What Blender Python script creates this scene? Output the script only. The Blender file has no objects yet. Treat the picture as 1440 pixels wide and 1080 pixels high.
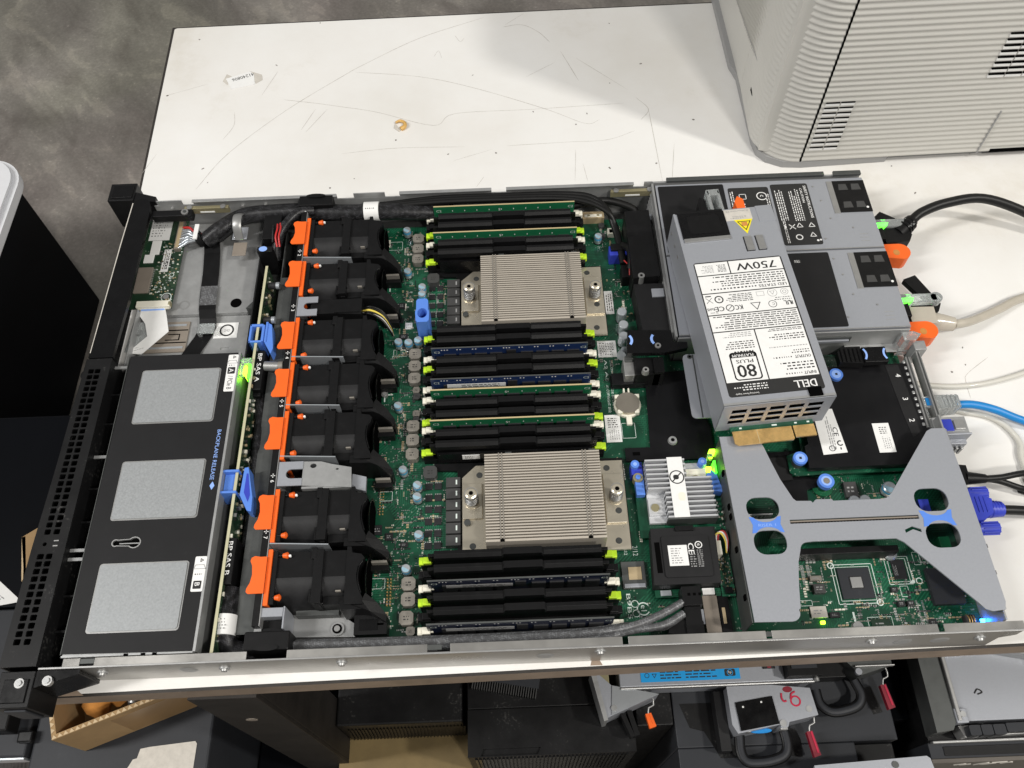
import bpy, bmesh, math, random
from mathutils import Matrix, Vector
random.seed(7)
MM = 0.001                                   # everything below is written in millimetres
sc = bpy.context.scene
COL = sc.collection
ORG = {}                                     # world origin (mm) of every object built

# ------------------------------------------------------------------ materials
M = {}
def mat(name, col, rough=0.5, metal=0.0, var=0.0, vscale=60, bump=0.0, bscale=400, coat=0.0, trans=0.0,
        emit=None, estr=0.0, rvar=0.0, ior=1.45, alpha=1.0, dust=0.0, aniso=0.0, spec=0.5):
    m = bpy.data.materials.new(name); m.use_nodes = True
    nt = m.node_tree; N = nt.nodes; L = nt.links
    b = N['Principled BSDF']
    b.inputs['Base Color'].default_value = (*col, 1)
    b.inputs['Roughness'].default_value = rough
    b.inputs['Metallic'].default_value = metal
    b.inputs['IOR'].default_value = ior
    b.inputs['Coat Weight'].default_value = coat
    b.inputs['Transmission Weight'].default_value = trans
    b.inputs['Alpha'].default_value = alpha
    b.inputs['Specular IOR Level'].default_value = spec
    if aniso: b.inputs['Anisotropic'].default_value = aniso
    if emit:
        b.inputs['Emission Color'].default_value = (*emit, 1); b.inputs['Emission Strength'].default_value = estr
    tc = N.new('ShaderNodeTexCoord')
    last = None
    if var or rvar or dust:
        n = N.new('ShaderNodeTexNoise'); n.inputs['Scale'].default_value = vscale; n.inputs['Detail'].default_value = 6
        n.inputs['Roughness'].default_value = 0.65
        L.new(tc.outputs['Object'], n.inputs['Vector'])
    if var:
        r = N.new('ShaderNodeMapRange'); r.inputs['From Min'].default_value = 0.25; r.inputs['From Max'].default_value = 0.75
        r.inputs['To Min'].default_value = 1 - var; r.inputs['To Max'].default_value = 1 + var
        L.new(n.outputs['Fac'], r.inputs['Value'])
        mx = N.new('ShaderNodeMix'); mx.data_type = 'RGBA'; mx.blend_type = 'MULTIPLY'; mx.inputs[0].default_value = 1
        mx.inputs[6].default_value = (*col, 1)
        cr = N.new('ShaderNodeCombineColor')
        for i in range(3): L.new(r.outputs['Result'], cr.inputs[i])
        L.new(cr.outputs[0], mx.inputs[7]); last = mx.outputs[2]
        L.new(last, b.inputs['Base Color'])
    if dust:                                 # pale specks of dust and scuffs lying on the surface
        d = N.new('ShaderNodeTexNoise'); d.inputs['Scale'].default_value = vscale * 14; d.inputs['Detail'].default_value = 3
        L.new(tc.outputs['Object'], d.inputs['Vector'])
        a = N.new('ShaderNodeMath'); a.operation = 'MULTIPLY'; L.new(d.outputs['Fac'], a.inputs[0]); L.new(n.outputs['Fac'], a.inputs[1])
        rr = N.new('ShaderNodeMapRange'); rr.inputs['From Min'].default_value = 0.34; rr.inputs['From Max'].default_value = 0.46
        rr.inputs['To Max'].default_value = dust; L.new(a.outputs[0], rr.inputs['Value'])
        m2 = N.new('ShaderNodeMix'); m2.data_type = 'RGBA'; L.new(rr.outputs['Result'], m2.inputs[0])
        if last: L.new(last, m2.inputs[6])
        else: m2.inputs[6].default_value = (*col, 1)
        m2.inputs[7].default_value = (0.35, 0.34, 0.32, 1); L.new(m2.outputs[2], b.inputs['Base Color'])
    if rvar:
        r2 = N.new('ShaderNodeMapRange'); r2.inputs['To Min'].default_value = max(0.03, rough - rvar); r2.inputs['To Max'].default_value = rough + rvar
        r2.inputs['From Min'].default_value = 0.3; r2.inputs['From Max'].default_value = 0.7
        L.new(n.outputs['Fac'], r2.inputs['Value']); L.new(r2.outputs['Result'], b.inputs['Roughness'])
    if bump:
        n2 = N.new('ShaderNodeTexNoise'); n2.inputs['Scale'].default_value = bscale; n2.inputs['Detail'].default_value = 3
        L.new(tc.outputs['Object'], n2.inputs['Vector'])
        bp = N.new('ShaderNodeBump'); bp.inputs['Strength'].default_value = bump; bp.inputs['Distance'].default_value = 0.0006
        L.new(n2.outputs['Fac'], bp.inputs['Height']); L.new(bp.outputs[0], b.inputs['Normal'])
    M[name] = m
    return m

def nodes(m): return m.node_tree.nodes, m.node_tree.links
def ramp(N, L, src, stops):
    r = N.new('ShaderNodeValToRGB'); e = r.color_ramp.elements
    while len(e) > 1: e.remove(e[-1])
    e[0].position = stops[0][0]; e[0].color = (*stops[0][1], 1)
    for p, c in stops[1:]:
        k = e.new(p); k.color = (*c, 1)
    L.new(src, r.inputs[0]); return r.outputs[0]

mat('zinc', (0.39, 0.395, 0.395), 0.42, 0.5, var=0.10, vscale=90, rvar=0.06, bump=0.05, bscale=900)
mat('zinc_dark', (0.095, 0.10, 0.098), 0.5, 0.5, var=0.15, vscale=80, rvar=0.08)
mat('zinc_fleck', (0.33, 0.345, 0.355), 0.45, 0.3, var=0.14, vscale=700, rvar=0.08)
mat('bracket_zinc', (0.35, 0.365, 0.40), 0.42, 0.3, var=0.035, vscale=600, rvar=0.05, bump=0.04, bscale=1500)
mat('bright_metal', (0.40, 0.40, 0.395), 0.42, 0.7, var=0.10, vscale=120)
mat('rail_steel', (0.42, 0.41, 0.39), 0.34, 0.75, var=0.18, vscale=14, rvar=0.12, bump=0.04, bscale=700)  # coarse tone noise paints uneven reflections into the steel colour
mat('nickel', (0.70, 0.64, 0.52), 0.3, 0.7, var=0.08, vscale=30, rvar=0.05)
mat('fin', (0.56, 0.51, 0.44), 0.45, 0.35, var=0.05)
mat('alu', (0.62, 0.63, 0.65), 0.42, 0.4, var=0.05)
mat('black', (0.0065, 0.0065, 0.007), 0.42, var=0.25, vscale=120, bump=0.10, bscale=1800, dust=0.02, spec=0.26)
mat('black_gloss', (0.0045, 0.0045, 0.005), 0.27, var=0.2, rvar=0.08, spec=0.3)
mat('black_matt', (0.014, 0.014, 0.015), 0.6, var=0.2, vscale=60, dust=0.02, spec=0.3)
mat('fan_black', (0.007, 0.007, 0.0075), 0.36, var=0.25, vscale=90, bump=0.08, bscale=1400, dust=0.03, spec=0.28)
mat('coated_black', (0.0135, 0.0135, 0.0145), 0.5, var=0.12, vscale=40, bump=0.05, bscale=2500, dust=0.02, spec=0.27)
mat('void', (0.003, 0.003, 0.003), 0.9, spec=0.0)
mat('mylar', (0.006, 0.006, 0.007), 0.34, var=0.2, vscale=30, rvar=0.08, spec=0.35)
mat('orange', (0.86, 0.135, 0.016), 0.42, var=0.06)
mat('blue_tab', (0.10, 0.24, 0.72), 0.42, var=0.06)
mat('blue_pale', (0.28, 0.45, 0.90), 0.5)
mat('lime', (0.52, 0.78, 0.03), 0.42, var=0.06)
mat('ivory', (0.80, 0.77, 0.66), 0.5, var=0.06)
mat('white_paint', (0.80, 0.80, 0.78), 0.6, var=0.03)
mat('label_white', (0.80, 0.80, 0.79), 0.55, var=0.04, vscale=150)
mat('ink', (0.02, 0.02, 0.02), 0.6)
mat('ink_grey', (0.30, 0.30, 0.30), 0.6)
mat('silk', (0.66, 0.74, 0.70), 0.6)
mat('chip', (0.022, 0.022, 0.024), 0.45, var=0.2, vscale=200, spec=0.35)
mat('choke', (0.27, 0.25, 0.22), 0.45, 0.3, var=0.15, vscale=300)
mat('choke_dark', (0.055, 0.055, 0.055), 0.45, var=0.2)
mat('solder', (0.72, 0.72, 0.70), 0.3, 0.8)
mat('tan', (0.42, 0.33, 0.20), 0.5)
mat('gold', (0.80, 0.52, 0.20), 0.35, 0.75, var=0.2, vscale=200)
mat('brass', (0.40, 0.36, 0.22), 0.4, 0.6)
mat('cap_blue', (0.10, 0.40, 0.66), 0.35, 0.2)
mat('cap_pale', (0.36, 0.56, 0.68), 0.35, 0.3)
mat('fan_black_lit', (0.016, 0.016, 0.017), 0.44, var=0.3, vscale=120, bump=0.08, bscale=1400, spec=0.4)  # fan plastic painted lighter for the highlight on the rounded half
mat('pcb_edge', (0.50, 0.48, 0.32), 0.6, var=0.1)
mat('scratch', (0.52, 0.495, 0.46), 0.7, var=0.3, vscale=300)
mat('nick', (0.16, 0.14, 0.125), 0.7)
mat('cap_silver', (0.62, 0.66, 0.70), 0.3, 0.7, var=0.1)
mat('dimm_green', (0.012, 0.13, 0.055), 0.35, coat=0.3, var=0.1)
mat('dimm_edge', (0.50, 0.40, 0.22), 0.6)
mat('dimm_navy', (0.012, 0.028, 0.095), 0.35, coat=0.3, var=0.1)
mat('dimm_navy_dark', (0.010, 0.014, 0.035), 0.35, coat=0.3, var=0.1)
mat('bronze', (0.29, 0.25, 0.21), 0.5, 0.3, var=0.08)
mat('coin', (0.42, 0.38, 0.32), 0.35, 0.8, var=0.1)
mat('clear', (0.86, 0.90, 0.90), 0.12, trans=0.75, ior=1.46)
mat('yellow', (0.85, 0.72, 0.02), 0.5)
mat('red_wire', (0.5, 0.03, 0.03), 0.4)
mat('yellow_wire', (0.75, 0.6, 0.1), 0.4)
mat('maroon', (0.22, 0.015, 0.03), 0.4)
mat('vga_blue', (0.035, 0.055, 0.46), 0.4, var=0.06)
mat('net_blue', (0.01, 0.22, 0.58), 0.38, var=0.05)
mat('beige_cable', (0.47, 0.43, 0.36), 0.35, coat=0.3, var=0.1)
mat('cable_black', (0.008, 0.008, 0.008), 0.42, var=0.2, spec=0.35)
mat('sky_label', (0.01, 0.33, 0.75), 0.45, var=0.05)
mat('red_ink', (0.50, 0.01, 0.05), 0.5)
mat('cardboard', (0.34, 0.22, 0.105), 0.8, var=0.12, vscale=40, bump=0.1, bscale=300)
mat('cardboard_edge', (0.55, 0.42, 0.26), 0.85, var=0.1)
mat('tape', (0.30, 0.185, 0.085), 0.28, var=0.08)
mat('wrap_orange', (0.55, 0.24, 0.06), 0.45, var=0.25, vscale=80)
mat('printer_grey', (0.545, 0.535, 0.50), 0.5, var=0.03, vscale=15, bump=0.05, bscale=1500)
mat('printer_base', (0.30, 0.30, 0.30), 0.55)
mat('case_grey', (0.028, 0.030, 0.035), 0.5, var=0.1, vscale=30, bump=0.08, bscale=1800, dust=0.02, spec=0.3)
mat('case_black', (0.0075, 0.0075, 0.008), 0.42, var=0.2, vscale=25, dust=0.12, rvar=0.08, spec=0.28)
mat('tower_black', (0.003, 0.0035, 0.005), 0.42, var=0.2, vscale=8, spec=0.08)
mat('pale_cable', (0.60, 0.585, 0.53), 0.4, coat=0.2)
mat('tower_white', (0.78, 0.79, 0.82), 0.4, var=0.03)
mat('brown_case', (0.11, 0.095, 0.08), 0.45, var=0.1, vscale=20)
mat('rust_steel', (0.020, 0.017, 0.015), 0.6, 0.3, var=0.5, vscale=25, bump=0.2, bscale=120)
mat('plywood', (0.17, 0.12, 0.048), 0.6, var=0.2, vscale=25)
mat('torn_label', (0.56, 0.53, 0.48), 0.8, var=0.14, vscale=120)
mat('edge_brown', (0.27, 0.205, 0.155), 0.5, var=0.3, vscale=22, bump=0.1, bscale=120)
mat('rim_dark', (0.03, 0.026, 0.023), 0.6, var=0.3)
mat('crumb', (0.62, 0.38, 0.12), 0.35, var=0.3, vscale=120)
mat('led_green', (0.3, 0.8, 0.02), 0.3, emit=(0.42, 1.0, 0.02), estr=9.0)
mat('led_green_soft', (0.2, 0.7, 0.05), 0.3, emit=(0.05, 1.0, 0.03), estr=2.2)
mat('led_blue', (0.1, 0.5, 1.0), 0.3, emit=(0.01, 0.16, 1.0), estr=50.0)

# braided sleeve: fine diagonal weave
def braid(name, lo, hi):
    m = mat(name, lo, 0.38, 0.1); N, L = nodes(m); b = N['Principled BSDF']
    tc = N.new('ShaderNodeTexCoord'); w = N.new('ShaderNodeTexChecker'); w.inputs['Scale'].default_value = 900
    mp = N.new('ShaderNodeMapping'); mp.inputs['Rotation'].default_value = (0.3, 0.4, 0.785)
    L.new(tc.outputs['Object'], mp.inputs[0]); L.new(mp.outputs[0], w.inputs['Vector'])
    n = N.new('ShaderNodeTexNoise'); n.inputs['Scale'].default_value = 260; L.new(tc.outputs['Object'], n.inputs['Vector'])
    mm = N.new('ShaderNodeMath'); mm.operation = 'MULTIPLY'; L.new(w.outputs['Fac'], mm.inputs[0]); L.new(n.outputs['Fac'], mm.inputs[1])
    L.new(ramp(N, L, mm.outputs[0], [(0.42, lo), (0.58, hi)]), b.inputs['Base Color'])
    bp = N.new('ShaderNodeBump'); bp.inputs['Strength'].default_value = 0.6; bp.inputs['Distance'].default_value = 0.0006
    L.new(w.outputs['Fac'], bp.inputs['Height']); L.new(bp.outputs[0], b.inputs['Normal'])
braid('braid', (0.10, 0.101, 0.105), (0.20, 0.205, 0.215))
braid('braid_black', (0.009, 0.009, 0.010), (0.045, 0.045, 0.05))

# circuit board: solder mask with copper runs showing through
def pcb(name, base, light, dark):
    m = mat(name, base, 0.34, coat=0.25); N, L = nodes(m); b = N['Principled BSDF']
    tc = N.new('ShaderNodeTexCoord')
    def noise(s, d=2):
        n = N.new('ShaderNodeTexNoise'); n.inputs['Scale'].default_value = s; n.inputs['Detail'].default_value = d
        L.new(tc.outputs['Object'], n.inputs['Vector']); return n.outputs['Fac']
    def runs(rot, s):
        mp = N.new('ShaderNodeMapping'); mp.inputs['Rotation'].default_value = (0, 0, rot); L.new(tc.outputs['Object'], mp.inputs[0])
        w = N.new('ShaderNodeTexWave'); w.inputs['Scale'].default_value = s; w.inputs['Distortion'].default_value = 0.6; w.inputs['Detail Scale'].default_value = 0.3
        L.new(mp.outputs[0], w.inputs['Vector']); return w.outputs['Fac']
    def math(op, a, c):
        k = N.new('ShaderNodeMath'); k.operation = op
        for i, x in enumerate((a, c)):
            if isinstance(x, (int, float)): k.inputs[i].default_value = x
            else: L.new(x, k.inputs[i])
        return k.outputs[0]
    a = math('MULTIPLY', math('GREATER_THAN', runs(0.785, 150), 0.72), math('GREATER_THAN', noise(38), 0.55))
    c = math('MULTIPLY', math('GREATER_THAN', runs(0.0, 190), 0.75), math('GREATER_THAN', noise(30), 0.57))
    e = math('MULTIPLY', math('GREATER_THAN', runs(1.571, 170), 0.75), math('GREATER_THAN', noise(24), 0.56))
    t = math('MAXIMUM', a, math('MAXIMUM', c, e))
    m1 = N.new('ShaderNodeMix'); m1.data_type = 'RGBA'; L.new(math('MULTIPLY', t, 0.55), m1.inputs[0])
    L.new(ramp(N, L, noise(45, 4), [(0.35, dark), (0.65, base)]), m1.inputs[6]); m1.inputs[7].default_value = (*light, 1)
    v = N.new('ShaderNodeTexVoronoi'); v.inputs['Scale'].default_value = 330; L.new(tc.outputs['Object'], v.inputs['Vector'])
    via = math('MULTIPLY', math('LESS_THAN', v.outputs['Distance'], 0.2), math('GREATER_THAN', noise(55), 0.52))
    m2 = N.new('ShaderNodeMix'); m2.data_type = 'RGBA'; L.new(math('MULTIPLY', via, 0.6), m2.inputs[0]); L.new(m1.outputs[2], m2.inputs[6])
    m2.inputs[7].default_value = (0.30, 0.38, 0.30, 1); L.new(m2.outputs[2], b.inputs['Base Color'])
pcb('pcb', (0.006, 0.078, 0.038), (0.022, 0.16, 0.082), (0.004, 0.046, 0.023))
pcb('pcb_dark', (0.016, 0.050, 0.026), (0.07, 0.11, 0.06), (0.012, 0.030, 0.016))

# white painted board with grime, scratches and dark nicks
def table_paint():
    m = mat('table_paint', (0.78, 0.765, 0.73), 0.45, bump=0.05, bscale=60); N, L = nodes(m); b = N['Principled BSDF']
    tc = N.new('ShaderNodeTexCoord')
    n = N.new('ShaderNodeTexNoise'); n.inputs['Scale'].default_value = 5; n.inputs['Detail'].default_value = 7; L.new(tc.outputs['Object'], n.inputs['Vector'])
    base = ramp(N, L, n.outputs['Fac'], [(0.3, (0.72, 0.705, 0.67)), (0.5, (0.785, 0.778, 0.758)), (0.7, (0.82, 0.815, 0.80))])
    cur = base
    g2 = N.new('ShaderNodeTexNoise'); g2.inputs['Scale'].default_value = 3.1; g2.inputs['Detail'].default_value = 8; g2.inputs['Roughness'].default_value = 0.72; L.new(tc.outputs['Object'], g2.inputs['Vector'])
    mx = N.new('ShaderNodeMix'); mx.data_type = 'RGBA'; mx.blend_type = 'MULTIPLY'; mx.inputs[0].default_value = 1; L.new(base, mx.inputs[6])
    L.new(ramp(N, L, g2.outputs['Fac'], [(0.32, (0.86, 0.835, 0.79)), (0.45, (0.97, 0.96, 0.95)), (0.6, (1, 1, 1))]), mx.inputs[7]); cur = mx.outputs[2]
    v = N.new('ShaderNodeTexVoronoi'); v.inputs['Scale'].default_value = 26; L.new(tc.outputs['Object'], v.inputs['Vector'])
    lt = N.new('ShaderNodeMath'); lt.operation = 'LESS_THAN'; lt.inputs[1].default_value = 0.03; L.new(v.outputs['Distance'], lt.inputs[0])
    g = N.new('ShaderNodeTexNoise'); g.inputs['Scale'].default_value = 19; L.new(tc.outputs['Object'], g.inputs['Vector'])
    gt = N.new('ShaderNodeMath'); gt.operation = 'GREATER_THAN'; gt.inputs[1].default_value = 0.55; L.new(g.outputs['Fac'], gt.inputs[0])
    k = N.new('ShaderNodeMath'); k.operation = 'MULTIPLY'; L.new(lt.outputs[0], k.inputs[0]); L.new(gt.outputs[0], k.inputs[1])
    mx = N.new('ShaderNodeMix'); mx.data_type = 'RGBA'; L.new(k.outputs[0], mx.inputs[0]); L.new(cur, mx.inputs[6]); mx.inputs[7].default_value = (0.12, 0.10, 0.09, 1)
    L.new(mx.outputs[2], b.inputs['Base Color'])
table_paint()

# floor covering: mottled grey cement-look sheet
def floor_mat():
    m = mat('floor_sheet', (0.2, 0.19, 0.17), 0.5, bump=0.05, bscale=40); N, L = nodes(m); b = N['Principled BSDF']
    tc = N.new('ShaderNodeTexCoord'); m0 = N.new('ShaderNodeMapping'); m0.inputs['Rotation'].default_value = (0, 0, 0.95); L.new(tc.outputs['Object'], m0.inputs[0])
    mp = N.new('ShaderNodeMapping'); mp.inputs['Scale'].default_value = (0.75, 1.5, 1); L.new(m0.outputs[0], mp.inputs[0])
    def noise(sc_, det, rgh, dist, vec):
        n = N.new('ShaderNodeTexNoise'); n.inputs['Scale'].default_value = sc_; n.inputs['Detail'].default_value = det; n.inputs['Roughness'].default_value = rgh; n.inputs['Distortion'].default_value = dist
        L.new(vec, n.inputs['Vector']); return n.outputs['Fac']
    def mul(a, c, f=1.0, mode='MULTIPLY'):
        mx = N.new('ShaderNodeMix'); mx.data_type = 'RGBA'; mx.blend_type = mode; mx.inputs[0].default_value = f; L.new(a, mx.inputs[6]); L.new(c, mx.inputs[7]); return mx.outputs[2]
    a = ramp(N, L, noise(3.2, 5, 0.55, 0.6, mp.outputs[0]), [(0.32, (0.175, 0.168, 0.150)), (0.48, (0.235, 0.225, 0.205)), (0.62, (0.31, 0.298, 0.272))])
    c = ramp(N, L, noise(8.5, 9, 0.62, 0.45, mp.outputs[0]), [(0.34, (0.76, 0.74, 0.735)), (0.48, (0.96, 0.95, 0.95)), (0.56, (1.04, 1.03, 1.03)), (0.595, (1.24, 1.22, 1.20)), (0.70, (1.30, 1.28, 1.25))])
    d = ramp(N, L, noise(1.6, 4, 0.5, 0.3, tc.outputs['Object']), [(0.38, (0.95, 0.89, 0.90)), (0.5, (1, 0.975, 0.96)), (0.62, (1.0, 1.0, 0.93))])
    e = ramp(N, L, noise(160, 2, 0.5, 0, tc.outputs['Object']), [(0.3, (0.88, 0.88, 0.88)), (0.55, (1, 1, 1)), (0.72, (1.12, 1.12, 1.12)), (0.78, (1.7, 1.7, 1.7))])
    L.new(mul(mul(mul(a, c), d), e), b.inputs['Base Color'])
floor_mat()

# ------------------------------------------------------------------ mesh builder
_txt = {}
def text_mesh(s):
    if s not in _txt:
        cu = bpy.data.curves.new('lettering', 'FONT'); cu.body = s; cu.resolution_u = 2; cu.fill_mode = 'FRONT'
        o = bpy.data.objects.new('lettering', cu); COL.objects.link(o)
        dg = bpy.context.evaluated_depsgraph_get(); dg.update()
        me = bpy.data.meshes.new_from_object(o.evaluated_get(dg))
        _txt[s] = ([v.co.copy() for v in me.vertices], [list(p.vertices) for p in me.polygons])
        bpy.data.objects.remove(o); bpy.data.curves.remove(cu); bpy.data.meshes.remove(me)
    return _txt[s]

class MB:
    def __init__(s, T=None): s.V = []; s.F = []; s.K = []; s.S = []; s.T = T
    def add(s, vs, fs, m, smooth=False):
        o = len(s.V)
        if s.T is not None: vs = [s.T @ Vector(v) for v in vs]
        s.V += [tuple(v) for v in vs]
        for f in fs: s.F.append([o + i for i in f]); s.K.append(m); s.S.append(smooth)
        return s
    def box(s, x0, x1, y0, y1, z0, z1, m):
        if x0 > x1: x0, x1 = x1, x0
        if y0 > y1: y0, y1 = y1, y0
        if z0 > z1: z0, z1 = z1, z0
        return s.add([(x0,y0,z0),(x1,y0,z0),(x1,y1,z0),(x0,y1,z0),(x0,y0,z1),(x1,y0,z1),(x1,y1,z1),(x0,y1,z1)],
              [(0,3,2,1),(4,5,6,7),(0,1,5,4),(1,2,6,5),(2,3,7,6),(3,0,4,7)], m)
    def prism(s, P, z0, z1, m, mtop=None):
        a = sum(P[i][0]*P[(i+1) % len(P)][1] - P[(i+1) % len(P)][0]*P[i][1] for i in range(len(P)))
        if a < 0: P = P[::-1]
        n = len(P)
        zt = z1 if isinstance(z1, (list, tuple)) else [z1] * n
        if a < 0 and isinstance(z1, (list, tuple)): zt = zt[::-1]
        vs = [(x, y, z0) for x, y in P] + [(P[i][0], P[i][1], zt[i]) for i in range(n)]
        s.add(vs, [tuple(range(n))[::-1]] + [(i, (i+1) % n, n + (i+1) % n, n + i) for i in range(n)], m)
        s.add(vs[n:], [tuple(range(n))], mtop or m); return s
    def plate(s, outer, holes, z0, z1, m, mside=None):
        bm = bmesh.new()
        for lp in [outer] + holes:
            vs = [bm.verts.new((x, y, 0)) for x, y in lp]
            for i in range(len(vs)): bm.edges.new((vs[i], vs[(i+1) % len(vs)]))
        bmesh.ops.triangle_fill(bm, use_beauty=True, use_dissolve=False, edges=bm.edges[:])
        bm.verts.index_update(); tri = []
        for f in bm.faces:
            ids = [v.index for v in f.verts]
            if f.normal.z < 0: ids = ids[::-1]
            tri.append(ids)
        co = [(v.co.x, v.co.y) for v in bm.verts]; bm.free(); n = len(co)
        s.add([(x, y, z1) for x, y in co], tri, m)
        s.add([(x, y, z0) for x, y in co], [t[::-1] for t in tri], m)
        for k, lp in enumerate([outer] + holes):
            a = sum(lp[i][0]*lp[(i+1) % len(lp)][1] - lp[(i+1) % len(lp)][0]*lp[i][1] for i in range(len(lp)))
            if (a < 0) == (k == 0): lp = lp[::-1]
            q = len(lp)
            s.add([(x, y, z0) for x, y in lp] + [(x, y, z1) for x, y in lp], [(i, (i+1) % q, q + (i+1) % q, q + i) for i in range(q)], mside or m)
        return s
    def cone(s, p0, p1, r0, r1, m, n=16, caps=True, mcap=None):
        p0 = Vector(p0); p1 = Vector(p1); d = (p1 - p0).normalized()
        u = d.orthogonal().normalized() if abs(d.z) < 0.9 else Vector((1, 0, 0)); u = (u - d * u.dot(d)).normalized(); w = d.cross(u)
        c = [(math.cos(2*math.pi*i/n), math.sin(2*math.pi*i/n)) for i in range(n)]
        A = [p0 + r0*(u*a + w*b) for a, b in c]; B = [p1 + r1*(u*a + w*b) for a, b in c]
        s.add(A + B, [(i, (i+1) % n, n + (i+1) % n, n + i) for i in range(n)], m, True)
        if caps: s.add(A, [tuple(range(n))[::-1]], mcap or m); s.add(B, [tuple(range(n))], mcap or m)
        return s
    def cyl(s, x, y, z0, z1, r, m, n=16, r1=None, mcap=None): return s.cone((x, y, z0), (x, y, z1), r, r if r1 is None else r1, m, n, True, mcap)
    def tube(s, path, r, m, n=10, flat=1.0, sub=6):
        P = [Vector(p) for p in path]
        if sub > 1 and len(P) > 2:                       # smooth curve through the points
            Q = [2*P[0]-P[1]] + P + [2*P[-1]-P[-2]]; R = []
            for i in range(1, len(Q)-2):
                for k in range(sub):
                    t = k/sub; a, b, c, d = Q[i-1:i+3]
                    R.append(0.5*((2*b) + (c-a)*t + (2*a-5*b+4*c-d)*t*t + (3*b-a-3*c+d)*t**3))
            P = R + [P[-1]]
        rings = []; up = Vector((0, 0, 1))
        for i, p in enumerate(P):
            d = (P[min(i+1, len(P)-1)] - P[max(i-1, 0)]).normalized()
            u = d.cross(up)
            if u.length < 0.05: u = Vector((0, 1, 0)).cross(d)
            u.normalize(); w = u.cross(d).normalized()
            rr = r[0] + (r[1]-r[0])*i/(len(P)-1) if isinstance(r, tuple) else r
            rings += [p + rr*(u*math.cos(2*math.pi*k/n) + w*flat*math.sin(2*math.pi*k/n)) for k in range(n)]
        f = []
        for i in range(len(P)-1):
            for k in range(n): f.append((i*n+k, i*n+(k+1) % n, (i+1)*n+(k+1) % n, (i+1)*n+k))
        s.add(rings, f, m, True)
        s.add(rings[:n], [tuple(range(n))[::-1]], m); s.add(rings[-n:], [tuple(range(n))], m); return s
    def ribbon(s, path, w, t, m, axis=(1, 0, 0)):        # flat band: width w along axis
        a = Vector(axis).normalized() * w/2; vs = []
        P = [Vector(p) for p in path]; n = len(P)
        for i, p in enumerate(P):
            d = (P[min(i+1, n-1)] - P[max(i-1, 0)]).normalized(); nn = Vector(axis).cross(d).normalized()*t/2
            vs += [p-a-nn, p+a-nn, p+a+nn, p-a+nn]
        f = [(3, 2, 1, 0), tuple(4*(n-1)+k for k in range(4))]
        for i in range(n-1):
            for k in range(4): f.append((4*i+k, 4*i+(k+1) % 4, 4*i+4+(k+1) % 4, 4*i+4+k))
        return s.add(vs, f, m)
    def text(s, t, O, X, Y, w=None, h=None, m='ink', bold=False):
        vs, fs = text_mesh(t)
        if not vs: return s
        x0 = min(v.x for v in vs); x1 = max(v.x for v in vs); y0 = min(v.y for v in vs); y1 = max(v.y for v in vs)
        sx = (w/(x1-x0)) if w else None; sy = (h/(y1-y0)) if h else None
        sx = sx or sy; sy = sy or sx
        O = Vector(O); X = Vector(X); Y = Vector(Y)
        out = [O + X*((v.x-x0)*sx) + Y*((v.y-y0)*sy) for v in vs]
        s.add(out, fs, m)
        if bold:
            dx = X*(h or 1)*0.05; dz = X.cross(Y)*0.02
            s.add([p + dx + dz for p in out], fs, m)
        return s
    def rect(s, O, X, Y, w, h, m):
        O = Vector(O); X = Vector(X); Y = Vector(Y); return s.add([O, O+X*w, O+X*w+Y*h, O+Y*h], [(0, 1, 2, 3)], m)
    def ring(s, c, X, Y, r, t, m, n=24, a0=0, a1=360):
        c = Vector(c); X = Vector(X); Y = Vector(Y); vs = []; k = n if a1-a0 >= 360 else n+1
        for i in range(k):
            a = math.radians(a0 + (a1-a0)*i/n); d = X*math.cos(a) + Y*math.sin(a); vs += [c+d*(r-t/2), c+d*(r+t/2)]
        f = [(2*i, 2*i+1, 2*((i+1) % k)+1, 2*((i+1) % k)) for i in range(n if k == n else n)]
        return s.add(vs, f, m)
    def tri(s, c, X, Y, r, t, m):                        # triangle outline
        return s.poly_line([(r*math.cos(math.radians(a)), r*math.sin(math.radians(a))) for a in (90, 210, 330)], c, X, Y, t, m)
    def poly_line(s, pts, c, X, Y, t, m, close=True):
        c = Vector(c); X = Vector(X); Y = Vector(Y); n = len(pts)
        for i in range(n if close else n-1):
            a = Vector((*pts[i], 0)); b = Vector((*pts[(i+1) % n], 0)); d = (b-a).normalized(); q = Vector((-d.y, d.x, 0))*t/2
            e = d*t/2
            s.add([c + X*p.x + Y*p.y for p in (a-q-e, b-q+e, b+q+e, a+q-e)], [(0, 1, 2, 3)], m)
        return s
    def bars(s, O, X, Y, w, h, rows, m, rag=0.4, seg=0.25):   # rows of print too small to read
        O = Vector(O); X = Vector(X); Y = Vector(Y); p = h/rows
        for r in range(rows):
            x = 0; end = w*(1 - random.random()*rag)
            while x < end:
                l = min(end-x, w*seg*(0.15+random.random()*0.5)); s.rect(O + X*x + Y*(h-(r+0.75)*p), X, Y, l, p*0.42, m); x += l + p*0.45
        return s
    def code(s, O, X, Y, w, m='ink', n=9):               # a blurred square of print where a code would be: plain dashes only
        return s.bars(O, X, Y, w, w, 5, m, 0.2, 0.5)
    def build(s, name, parent=None, bevel=0.0, kind=None, segs=2):
        xs = [v[0] for v in s.V]; ys = [v[1] for v in s.V]; zs = [v[2] for v in s.V]
        org = Vector(((min(xs)+max(xs))/2, (min(ys)+max(ys))/2, min(zs)))
        me = bpy.data.meshes.new(name)
        me.from_pydata([tuple((Vector(v)-org)*MM) for v in s.V], [], s.F)
        ks = []
        for k in s.K:
            if k not in ks: ks.append(k); me.materials.append(M[k])
        for p, k, sm in zip(me.polygons, s.K, s.S): p.material_index = ks.index(k); p.use_smooth = sm
        me.update()
        o = bpy.data.objects.new(name, me); COL.objects.link(o)
        base = Vector((0, 0, 0))
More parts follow.
